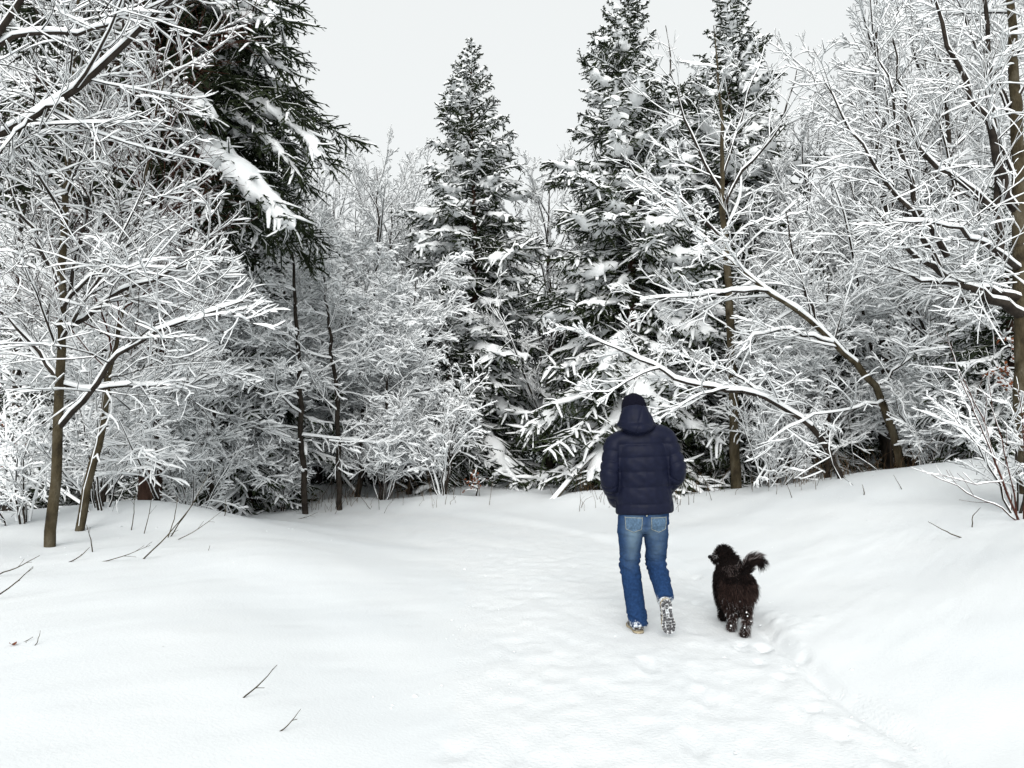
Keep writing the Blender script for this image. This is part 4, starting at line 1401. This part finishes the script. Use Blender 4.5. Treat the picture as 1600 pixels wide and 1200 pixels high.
    def boot(mat4, name_label, frost):
        Ls = .285
        up = [([((0, .03, .035), .036, .03), ((0, .06, .05), .043, .045), ((0, .11, .055), .043, .05), ((0, .17, .045), .048, .038), ((0, .225, .036), .046, .028), ((0, .262, .030), .032, .02), ((0, .275, .028), .014, .012)], X),
              ([((0, .06, .04), .044, .055), ((0, .062, .09), .044, .056), ((0, .058, .145), .047, .058)], X)]
        me = fuse(up, .007, 3)
        V = verts_of(me)
        set_attr(me, 'frost', np.clip(.32 + frost * .3 + .2 * fbm(V[:, 0] * 30, V[:, 1] * 30, V[:, 2] * 30, seed=4, octv=3), 0, .75))
        me.materials.append(m_up)
        me.transform(mat4)
        b = link('boot', me, root)
        mb = MB(); mb2 = MB(); mb3 = MB()
        tt = np.linspace(0, 1, 22)
        w = outline(tt)
        ring = np.concatenate([np.stack([-w, tt * Ls], 1), np.stack([w, tt * Ls], 1)[::-1]])
        n = len(ring)
        def slab(mbx, r2, z0, z1):
            Vv = np.concatenate([np.c_[r2, np.full(n, z0)], np.c_[r2, np.full(n, z1)]])
            i = np.arange(n); j = (i + 1) % n
            top = np.concatenate([np.stack([k + n, k + 1 + n, 2 * n - 2 - k, 2 * n - 1 - k][0:4], 0)[None] for k in range(n // 2 - 1)])
            bot = np.concatenate([np.array([[n - 1 - k, n - 2 - k, k + 1, k]]) for k in range(n // 2 - 1)])
            mbx.add(Vv, np.stack([i, j, j + n, i + n], 1)[:, ::-1], top[:, ::-1], bot[:, ::-1])
        slab(mb, ring, .008, .016)
        slab(mb3, ring * np.array([1.03, 1.0]), .016, .030)
        # tread lugs
        def lug(cx, cyy, lx, ly, a):
            c_, s_ = math.cos(a), math.sin(a)
            q = np.array([(-lx, -ly), (lx, -ly), (lx, ly), (-lx, ly)]) * .5
            q = np.stack([cx + q[:, 0] * c_ - q[:, 1] * s_, cyy + q[:, 0] * s_ + q[:, 1] * c_], 1)
            k = q * 1.0
            Vv = np.concatenate([np.c_[k, np.full(4, .009)], np.c_[(q - [cx, cyy]) * .86 + [cx, cyy], np.full(4, .0)]])
            mb2.add(Vv, np.array([[0, 1, 5, 4], [1, 2, 6, 5], [2, 3, 7, 6], [3, 0, 4, 7], [4, 5, 6, 7]]))
        for k in range(7):                                     # heel fan
            a = math.pi * (1.0 + k / 6.0)
            lug(.026 * math.cos(a), .048 + .034 * math.sin(a), .022, .010, a)
        lug(0, .05, .020, .012, 0); lug(0, .07, .014, .008, 0)
        for t_ in (.30, .36, .43, .50, .58, .66, .74, .82, .89):
            ww = float(outline(np.array([t_]))[0])
            for sg in (-1, 1):
                lug(sg * (ww - .012), t_ * Ls, .021, .011, sg * .25)
        for t_ in (.56, .65, .74, .83):
            lug(-.011, t_ * Ls, .018, .013, .3); lug(.011, (t_ + .02) * Ls, .018, .013, -.3)
        lug(0, .955 * Ls, .022, .011, 0)
        for nm, mm, mt in (('sole', mb, m_sole), ('tread', mb2, m_lug), ('midsole', mb3, m_mid)):
            q = mm.mesh(nm, mt, False)
            if nm == 'sole':
                set_attr(q, 'frost', np.full(len(q.vertices), .25 + frost * .35))
            q.transform(mat4)
            link(nm, q, b)
    # standing foot turned a little outwards, trailing foot on its toe with the sole to the camera
    boot(Matrix.Translation((-.046, -.075, .0)) @ Matrix.Rotation(math.radians(5), 4, 'Z'), 'l', .25)
    R = Matrix.Rotation(math.radians(-9), 4, 'Y') @ Matrix.Rotation(math.radians(-74), 4, 'X')
    boot(Matrix.Translation((.112, -.285, .315)) @ R, 'r', .55)
    return root


walker()


# ------------------------------------------------------------------ the dog
def dog():
    root = thing('dog', 'shaggy black dog with curled tail trotting beside the man, head turned left', 'dog', (1.715, 5.62, -0.008))
    X, Z = (1, 0, 0), (0, 0, 1)
    tail = [((.02, .01, .44), .030, .030), ((.035, -.02, .50), .024, .024), ((.055, -.03, .548), .026, .026), ((.090, -.03, .580), .026, .026), ((.130, -.02, .580), .023, .023), ((.158, -.01, .555), .018, .018), ((.162, .0, .528), .010, .010)]
    head = np.array([.075, .60, .475])
    parts = [([((.01, -.03, .375), .05, .06), ((.01, .02, .365), .100, .105), ((.012, .10, .355), .112, .118), ((.02, .22, .352), .108, .115), ((.035, .34, .345), .118, .128), ((.05, .45, .35), .110, .125), ((.06, .54, .37), .07, .085)], X),
             ([((.055, .46, .37), .095, .09), ((.065, .53, .42), .085, .08), (tuple(head), .075, .075)], X),
             ([(tuple(head + (.02, 0, .01)), .06, .06), (tuple(head + (-.015, 0, .012)), .085, .080), (tuple(head + (-.055, -.005, .005)), .070, .066), (tuple(head + (-.080, -.01, .0)), .048, .042), (tuple(head + (-.110, -.015, .002)), .038, .034), (tuple(head + (-.132, -.016, .006)), .024, .022)], Z),
             (tail, (0, 1, 0)),
             # ears hanging
             ([(tuple(head + (.00, -.075, .04)), .02, .012), (tuple(head + (.005, -.09, .0)), .026, .014), (tuple(head + (.005, -.085, -.045)), .018, .010)], X),
             ([(tuple(head + (.00, .075, .04)), .02, .012), (tuple(head + (.005, .09, .0)), .026, .014), (tuple(head + (.005, .085, -.045)), .018, .010)], X),
             # hind legs: thigh, hock, near-vertical shank, paw
             ([((.06, .08, .34), .062, .085), ((.065, .12, .24), .045, .060), ((.05, .02, .150), .026, .030), ((.028, -.045, .125), .022, .024), ((.018, -.04, .06), .019, .022), ((.012, -.03, .022), .026, .030), ((.012, -.005, .012), .022, .016)], X),
             ([((-.05, .10, .34), .060, .085), ((-.058, .17, .24), .045, .060), ((-.045, .11, .165), .026, .030), ((-.040, .075, .135), .022, .024), ((-.040, .105, .065), .019, .022), ((-.040, .13, .022), .025, .030), ((-.040, .155, .012), .022, .016)], X),
             # front legs
             ([((.11, .45, .32), .045, .06), ((.11, .43, .20), .032, .038), ((.105, .47, .10), .022, .024), ((.10, .48, .022), .025, .028), ((.10, .51, .012), .02, .014)], X),
             ([((-.015, .46, .32), .045, .06), ((-.02, .50, .20), .032, .038), ((-.02, .44, .11), .022, .024), ((-.02, .41, .03), .025, .026), ((-.02, .43, .014), .02, .014)], X)]
    me = fuse(parts, .0085, 3)
    m_fur, nt, b = material('black_fur', .75)
    N, L = nt.nodes, nt.links
    at = N.new('ShaderNodeAttribute'); at.attribute_name = 'tone'
    cr = N.new('ShaderNodeValToRGB')
    e = cr.color_ramp.elements
    e[0].position, e[0].color = 0.0, (.0045, .004, .0042, 1)
    e[1].position, e[1].color = 1.0, (.70, .72, .74, 1)
    for p_, c_ in ((.45, (.020, .012, .0105)), (.62, (.055, .034, .029)), (.8, (.16, .13, .125))):
        q = e.new(p_); q.color = (*c_, 1)
    L.new(at.outputs['Fac'], cr.inputs['Fac'])
    L.new(cr.outputs[0], b.inputs['Base Color'])
    V = verts_of(me)
    set_attr(me, 'tone', np.full(len(V), .05))
    me.materials.append(m_fur)
    link('body', me, root)
    # coat: curved tapering locks rooted on the skin
    me.calc_loop_triangles()
    tri = np.empty(len(me.loop_triangles) * 3, np.int32)
    me.loop_triangles.foreach_get('vertices', tri)
    tri = tri.reshape(-1, 3)
    g = np.random.default_rng(77)
    A, B, C = V[tri[:, 0]], V[tri[:, 1]], V[tri[:, 2]]
    cr_ = np.cross(B - A, C - A)
    area = np.linalg.norm(cr_, axis=1)
    n = 24000
    pick = g.choice(len(tri), n, p=area / area.sum())
    u, v = g.random(n), g.random(n)
    fl = u + v > 1
    u[fl], v[fl] = 1 - u[fl], 1 - v[fl]
    P = A[pick] + (B - A)[pick] * u[:, None] + (C - A)[pick] * v[:, None]
    Nn = nrm(cr_[pick])
    x, y, z = P.T
    # lie of the coat
    is_tail = (z > .47) & (y < .12)
    is_head = (y > .48) & (z > .40)
    is_leg = z < .21
    flow = np.stack([np.zeros(n), np.full(n, -.55), np.full(n, -.75)], 1)
    flow[is_head] = np.array([.10, -.25, -.35])
    flow[is_leg] = np.array([0, -.25, -.9])
    td = np.array([.10, .02, -.05])
    flow[is_tail] = np.array([.55, -.1, -.25])
    tp = np.array([q[0] for q in tail])
    bd = np.full(n, 1e9)
    for a_, b_ in zip(tp[:-1], tp[1:]):
        _, dd_ = seg_t(P, a_, b_)
        m_ = is_tail & (dd_ < bd)
        bd = np.where(m_, dd_, bd)
        flow[m_] = nrm((b_ - a_)[None])[0] * 1.5 + np.array([.15, 0, -.35])
    ln = np.where(is_tail, .062, np.where(is_head, .046, np.where(is_leg, .036, .045))) * g.uniform(.6, 1.3, n)
    ln = np.where((y < .10) & (z > .20) & (z < .40), ln * 1.25, ln)
    muzzle = x < head[0] - .085
    ln = np.where(muzzle & is_head, ln * .5, ln)
    ln = np.where(z < .035, ln * .35, ln)
    d0 = nrm(Nn * .8 + flow * .6 + g.normal(0, .22, (n, 3)))
    d1 = nrm(Nn * .15 + flow * 1.0 + g.normal(0, .25, (n, 3)))
    p1 = P + d0 * (ln * .5)[:, None]
    p2 = p1 + d1 * (ln * .6)[:, None]
    sd = nrm(np.cross(d0, g.normal(0, 1, (n, 3)))) * (.0019 * g.uniform(.6, 1.4, n))[:, None]
    Vf = np.stack([P - sd - Nn * .004, P + sd - Nn * .004, p1 + sd * .8, p1 - sd * .8, p2], 1)
    lift = np.maximum(0, .004 - Vf[..., 2])
    Vf[..., 2] += lift
    k = np.arange(n)[:, None] * 5
    mb = MB()
    mb.add(Vf, np.concatenate([k, k + 1, k + 2, k + 3], 1), np.concatenate([k + 3, k + 2, k + 4], 1))
    fm = mb.mesh('fur', m_fur)
    tone = np.clip(g.normal(.18, .12, n), 0, .5)
    rump = (y < .16) & (z < .40)
    tone = np.where(rump, np.clip(g.normal(.49, .09, n), 0, .66), tone)
    # snow caught in the leg feathers, a little on back and tail
    sn = g.random(n)
    tone = np.where((z < .17) & (y < .25) & (sn < .17), g.uniform(.72, .95, n), tone)
    tone = np.where((z < .27) & (z >= .17) & (y < .12) & (sn < .10), g.uniform(.7, 1, n), tone)
    tone = np.where((z > .44) & (y < .3) & (Nn[:, 2] > .5) & (sn < .30), g.uniform(.68, .82, n), tone)
    tone = np.where(is_tail & (Nn[:, 2] > .3) & (sn < .30), g.uniform(.66, .85, n), tone)
    tone = np.where(muzzle & is_head & (Nn[:, 2] > .2) & (sn < .5), g.uniform(.75, 1, n), tone)
    set_attr(fm, 'tone', np.repeat(tone, 5))
    link('fur', fm, root, kind='stuff')
    # snow balls clinging to the hind legs
    mb = MB()
    cand = np.where((z < .28) & (y < .2) & (Nn[:, 1] < .1))[0]
    for i in g.choice(cand, 26, replace=False):
        r = g.uniform(.003, .0085)
        an = np.arange(6) * math.pi / 3
        c = P[i] + Nn[i] * .018
        ring = lambda rr, zz: np.stack([c[0] + rr * np.cos(an), c[1] + rr * np.sin(an), np.full(6, max(c[2] + zz, .004))], 1)
        mb.add(np.concatenate([ring(r * .5, -r * .85), ring(r, 0), ring(r * .55, r * .85)]), quads(1, 3, 6), np.arange(6)[::-1][None], 12 + np.arange(6)[None])
    link('snow_clumps', mb.mesh('snow_clumps', M_SNOW), root, kind='stuff')
    # nose and eyes
    m_nose = plain('wet_nose', (.006, .006, .007), .3)
    def ball(c, r, nm):
        mb = MB()
        lat = np.linspace(-1.45, 1.45, 7)
        an = np.arange(10) * math.pi / 5
        rings = np.stack([np.stack([c[0] + r * math.cos(q) * np.cos(an), c[1] + r * math.cos(q) * np.sin(an), np.full(10, c[2] + r * math.sin(q))], 1) for q in lat])
        mb.add(rings, quads(1, 7, 10), np.arange(10)[::-1][None], 60 + np.arange(10)[None])
        link(nm, mb.mesh(nm, m_nose), root)
    ball(head + (-.148, -.016, .012), .016, 'nose')
    ball(head + (-.080, -.050, .032), .010, 'eye')
    ball(head + (-.080, .042, .032), .010, 'eye')


dog()


# ------------------------------------------------------------------ small things sticking out of the snow
def twig(pts, rad, label, sub=0, seed=1, mat=None, snow=False):
    g = np.random.default_rng(seed)
    p, r = pixpoly(pts, rad, 9, .002, g)
    b = p[0, 0].copy()
    mb = MB()
    add_tube(mb, p, r, 5)
    if sub:
        q, qr, _, _ = spawn(p, r, sub, .35, .95, 32, 8, .25, 4, .012, .02, .06, g, rmin=.0016)
        add_tube(mb, q, qr, 4)
    for i in range(len(mb.v)):
        mb.v[i] = mb.v[i] - b
    o = link('twig', mb.mesh('twig', mat or M_BARK_OLIVE), label=label, category='twig', group='bare twigs poking out of the snow')
    o.location = tuple(b)
    return o


def depth_on_ground(px, py):
    """depth at which the sight line through this pixel meets the snow"""
    ys = np.linspace(2.5, 16, 400)
    pts = np.array([W(px, py, y) for y in ys])
    gz = ground_z(pts[:, 0], pts[:, 1])
    k = np.argmax(pts[:, 2] < gz)
    return float(ys[k]) if (pts[:, 2] < gz).any() else 12.0


def snow_twig(a, b, r0, label, sub=1, seed=1, lean=0.1, mid=None):
    Y = depth_on_ground(*a)
    dx = (b[0] - a[0])
    pts = [(a[0] - dx * .06, a[1] + (a[1] - b[1]) * .06, Y), (*(mid or ((a[0] + b[0]) / 2 + 2, (a[1] + b[1]) / 2 + 3)), Y + lean * .5), (b[0], b[1], Y + lean)]
    return twig(pts, [r0, r0 * .75, r0 * .35], label, sub, seed)


snow_twig((371, 1098), (433, 1039), .0045, 'longer bare twig slanting out of the smooth snow at lower left', 2, 1)
snow_twig((427, 1153), (470, 1108), .0035, 'shorter bare twig slanting out of the snow near the bottom edge', 1, 2)
snow_twig((1506, 842), (1450, 815), .007, 'dark stick lying in the snow at the right bank', 0, 3)
snow_twig((1520, 826), (1532, 793), .006, 'curved brown stalk rising from the right bank', 0, 4, mid=(1519, 806))
snow_twig((8, 1012), (52, 995), .004, 'thin twig low at the left edge above the snow', 1, 5)
snow_twig((50, 1015), (63, 985), .003, 'short upright twig near the left edge', 0, 6)
snow_twig((80, 1020), (83, 1014), .003, 'tiny twig tip showing in the snow near the left edge', 0, 7)
snow_twig((201, 973), (203, 967), .003, 'left one of a pair of tiny twig tips in the smooth snow', 0, 8)
snow_twig((212, 975), (214, 969), .003, 'right one of a pair of tiny twig tips in the smooth snow', 0, 9)
snow_twig((255, 1010), (258, 1003), .003, 'single tiny twig tip right below the pair of tips', 0, 10)
snow_twig((105, 880), (140, 855), .006, 'twig poking up right of the olive trunk foot', 1, 11)
snow_twig((150, 880), (235, 852), .005, 'long low twig arching over the snow right of the olive trunk', 3, 12)
snow_twig((222, 875), (300, 790), .007, 'long straight shoot leaning right before the left hummock', 2, 13)
snow_twig((265, 840), (330, 735), .007, 'tallest of the leaning shoots on the left hummock', 2, 14)
snow_twig((262, 842), (278, 775), .006, 'upright shoot in the clump on the left hummock', 1, 15)
snow_twig((275, 845), (345, 800), .005, 'low leaning shoot in the clump on the left hummock', 2, 16)
snow_twig((320, 865), (328, 852), .004, 'short dark twig tip right of the left hummock clump', 0, 17)
snow_twig((145, 865), (135, 820), .006, 'upright shoot right of the olive trunk', 1, 18)
snow_twig((225, 833), (238, 765), .005, 'thin stalk before the reddish trunk', 1, 19)
snow_twig((205, 828), (210, 772), .006, 'stalk left of the reddish trunk foot', 1, 20)
snow_twig((350, 808), (352, 778), .006, 'thin post-like stalk at the end of the left hummock', 0, 21)
snow_twig((455, 812), (497, 800), .006, 'low twig on the lip left of the path bend', 2, 22)
snow_twig((580, 797), (555, 765), .006, 'bare stalk leaning left at the path bend', 0, 23)
snow_twig((592, 798), (588, 762), .005, 'bare stalk standing up at the path bend', 0, 24)
snow_twig((905, 800), (905, 760), .005, 'thin stalk left of the man before the forest edge', 1, 25)
snow_twig((1112, 782), (1096, 740), .005, 'thin stalk right of the man before the forest edge', 1, 26)
snow_twig((1237, 778), (1228, 752), .006, 'thin stalk behind the dog at the forest edge', 0, 27)
snow_twig((1350, 775), (1347, 757), .008, 'short stub in the snow left of the leaning dark foot', 0, 28)
snow_twig((1410, 766), (1396, 742), .005, 'thin stalk at the leaning dark foot', 0, 29)
snow_twig((-10, 900), (62, 868), .006, 'twig reaching in from the left edge, upper one', 2, 30)
snow_twig((-10, 935), (52, 885), .006, 'twig reaching in from the left edge, middle one', 2, 31)
snow_twig((-12, 915), (35, 948), .005, 'drooping twig reaching in from the left edge', 1, 32)

# dead leaf on the snow at the left edge
mb = MB()
c = W(20, 1010, depth_on_ground(20, 1012))
a = np.arange(8) * math.pi / 4
mb.add(np.concatenate([[c], c + np.stack([.022 * np.cos(a), .014 * np.sin(a), .010 + .008 * np.sin(2 * a)], 1)]) - c, np.array([[0, i + 1, (i + 1) % 8 + 1] for i in range(8)]))
lf = link('leaf', mb.mesh('leaf', M_LEAF), label='single curled brown leaf lying on the snow at the left edge', category='leaf')
lf.location = tuple(c + np.array([0, 0, .008]))

# many-stemmed shrub on the right bank
def right_shrub():
    g = np.random.default_rng(401)
    Y = depth_on_ground(1592, 812)
    b = W(1592, 812, Y)
    tr = Tree(b)
    for pp, rad in [([(1594, 818, Y), (1572, 765, Y), (1552, 715, Y), (1540, 660, Y), (1510, 605, Y), (1490, 560, Y)], [.013, .012, .011, .009, .006, .003]),
                    ([(1590, 815, Y), (1560, 790, Y), (1520, 775, Y), (1480, 752, Y), (1440, 735, Y)], [.009, .008, .007, .005, .003]),
                    ([(1552, 715, Y), (1530, 660, Y), (1500, 590, Y), (1480, 520, Y)], [.008, .007, .005, .003]),
                    ([(1590, 815, Y), (1586, 770, Y), (1568, 700, Y), (1550, 640, Y), (1545, 580, Y)], [.009, .008, .006, .004, .003]),
                    ([(1600, 815, Y), (1604, 740, Y), (1598, 660, Y), (1590, 600, Y)], [.010, .008, .006, .003]),
                    ([(1566, 752, Y), (1530, 757, Y), (1490, 748, Y), (1455, 740, Y)], [.007, .006, .004, .003])]:
        p, r = pixpoly(pp, rad, 12, .006, g)
        add_tube(tr.trunk, p, r, 5)
        add_snow(tr.snow, p, r, .006, .014, g, 1, PROF4, 1.2, .4)
        q, qr, _, _ = spawn(p, r, 6, .3, .97, 34, 10, .28, 5, .008, .03, .06, g, rmin=.002)
        add_tube(tr.crown, q, qr, 4)
        add_snow(tr.snow, q, qr, .006, .012, g, .7)
    tr.finish('bush', 'thin many-stemmed bare shrub rooted on the snowy right bank', 'bush', (M_BARK_RED, M_BARK_RED), crown='twigs')


right_shrub()


def leafy(px, py, Y, size, n, label, seed):
    """a small beech still holding its dead leaves"""
    g = np.random.default_rng(seed)
    c = W(px, py, Y)
    b = np.array([c[0], c[1], ground_z(c[0], c[1])])
    tr = Tree(b)
    p, r = poly([b - (0, 0, .1), b * .5 + c * .5 + (.05, 0, 0), c + (0, 0, size)], [.016, .012, .004], 10, .01, g)
    add_tube(tr.trunk, p, r, 5)
    q, qr, _, _ = spawn(p, r, 10, .35, .98, 62, 14, size * 1.3, 5, .01, .0, .09, g, rel=False, rmin=.003)
    add_tube(tr.trunk, q, qr, 3)
    add_snow(tr.snow, q, qr, .02, .035, g, .9)
    i = g.integers(0, len(q), n); k = g.integers(1, 5, n)
    pos = q[i, k] + g.normal(0, .03, (n, 3))
    d = nrm(g.normal(0, 1, (n, 3)) + np.array([0, 0, -.8]))
    s = nrm(np.cross(d, g.normal(0, 1, (n, 3))))
    L_, w_ = .06 * g.uniform(.7, 1.2, (n, 1)), .019
    m_ = np.cross(d, s) * .008
    V = np.stack([pos, pos + d * L_ * .5 + s * w_ + m_, pos + d * L_, pos + d * L_ * .5 - s * w_ + m_], 1)
    tr.crown.add(V, np.arange(n * 4).reshape(-1, 4))
    tr.finish('sapling', label, 'sapling', (M_BARK, M_LEAF), crown='leaves')


leafy(1588, 575, 9.8, .45, 150, 'young beech with reddish brown dead leaves at the right edge', 5)
leafy(742, 758, 14.3, .22, 60, 'tiny sapling with rusty leaves at the forest edge below the pointed spruce', 6)
leafy(8, 665, 10.5, .3, 50, 'sapling with a few red-brown leaves at the left edge', 7)


def log():
    """the pale snow-topped log leaning out of the thicket"""
    g = np.random.default_rng(55)
    Y = 13.3
    p, r = pixpoly([(855, 792, Y), (872, 770, Y + .1), (892, 748, Y + .3), (915, 722, Y + .6), (935, 705, Y + .9)], [.055, .052, .046, .038, .03], 10, .006, g)
    b = p[0, 0].copy()
    mb, ms = MB(), MB()
    add_tube(mb, p - b, r, 9)
    add_snow(ms, p - b, r, .008, .035, g, 1, PROF5, .5, .1)
    o = thing('log', 'pale snow-topped log leaning out of the thicket left of the man', 'log', tuple(b))
    link('wood', mb.mesh('wood', M_BARK_OLIVE), o)
    link('snow_load', ms.mesh('snow_load', M_SNOW), o)


log()


# dry stalks and grass along the forest edge, too many to tell apart
def dry_stalks():
    g = np.random.default_rng(601)
    n = 650
    px = g.uniform(420, 1480, n)
    Y = np.where(px < 900, 13.75, 12.9 - (px - 900) / 600 * 1.1) + g.normal(.25, .45, n)
    keep = (vnoise(px * .012, Y * 0, seed=4) + g.normal(0, .4, n)) > -.15
    px, Y = px[keep], Y[keep]
    n = len(px)
    x = (px - 800) / F * Y
    z = ground_z(x, Y)
    h = g.uniform(.12, .6, n) * np.where(g.random(n) < .2, 1.5, 1)
    lean = g.normal(0, .35, (n, 2))
    K = 4
    P = np.empty((n, K, 3))
    for k in range(K):
        t = k / (K - 1)
        P[:, k] = np.stack([x + lean[:, 0] * h * t ** 1.6, Y + lean[:, 1] * h * t ** 1.6, z - .03 + h * t * (1 - .15 * t)], 1)
    P[:, 1:-1] += g.normal(0, .012, (n, K - 2, 3))
    R = np.linspace(.0042, .0018, K)[None] * g.uniform(.7, 1.4, (n, 1))
    mb = MB()
    add_tube(mb, P, R, 3)
    m = ramp_mat('dry_grass', 3, [(.3, (.05, .03, .018)), (.7, (.16, .11, .065))], .9)
    link('dry_stalks', mb.mesh('dry_stalks', m), kind='stuff', label='thin dry stalks and grass along the snowy forest edge', category='dry grass')


dry_stalks()


# crumbs of snow kicked off the path and dropped from the branches
def snow_crumbs():
    g = np.random.default_rng(702)
    x = np.concatenate([g.normal(2.0, .18, 90), g.normal(-.35, .25, 70), g.uniform(-5.5, -2.0, 90), g.uniform(2.5, 6.5, 90), g.uniform(-.2, 1.9, 70)])
    y = np.concatenate([g.uniform(3.2, 8.0, 90), g.uniform(3.2, 9.5, 70), g.uniform(6.5, 9.5, 90), g.uniform(8.5, 12.2, 90), g.uniform(3.2, 8.5, 70)])
    n = len(x)
    z = ground_z(x, y)
    r = g.uniform(.004, .011, n) * np.where(g.random(n) < .08, 1.8, 1)
    an = np.arange(6) * math.pi / 3
    V = np.empty((n, 13, 3))
    for k, (rr, hh) in enumerate(((1.0, -.3), (.8, .45))):
        V[:, k * 6:(k + 1) * 6] = np.stack([x[:, None] + rr * r[:, None] * np.cos(an) * g.uniform(.7, 1.3, (n, 6)), y[:, None] + rr * r[:, None] * np.sin(an) * g.uniform(.7, 1.3, (n, 6)), z[:, None] + r[:, None] * hh * .65 * g.uniform(.8, 1.2, (n, 6))], -1)
    V[:, 12] = np.stack([x, y, z + r * .5], 1)
    k = np.arange(n)[:, None] * 13
    q = np.arange(6)
    f4 = (k[:, :, None] + np.stack([q, (q + 1) % 6, 6 + (q + 1) % 6, 6 + q], 1)[None]).reshape(-1, 4)
    f3 = (k[:, :, None] + np.stack([6 + q, 6 + (q + 1) % 6, np.full(6, 12)], 1)[None]).reshape(-1, 3)
    mb = MB()
    mb.add(V, f4, f3)
    link('snow_crumbs', mb.mesh('snow_crumbs', M_GROUND), kind='stuff', label='small crumbs of snow lying along the path and banks', category='snow')


snow_crumbs()
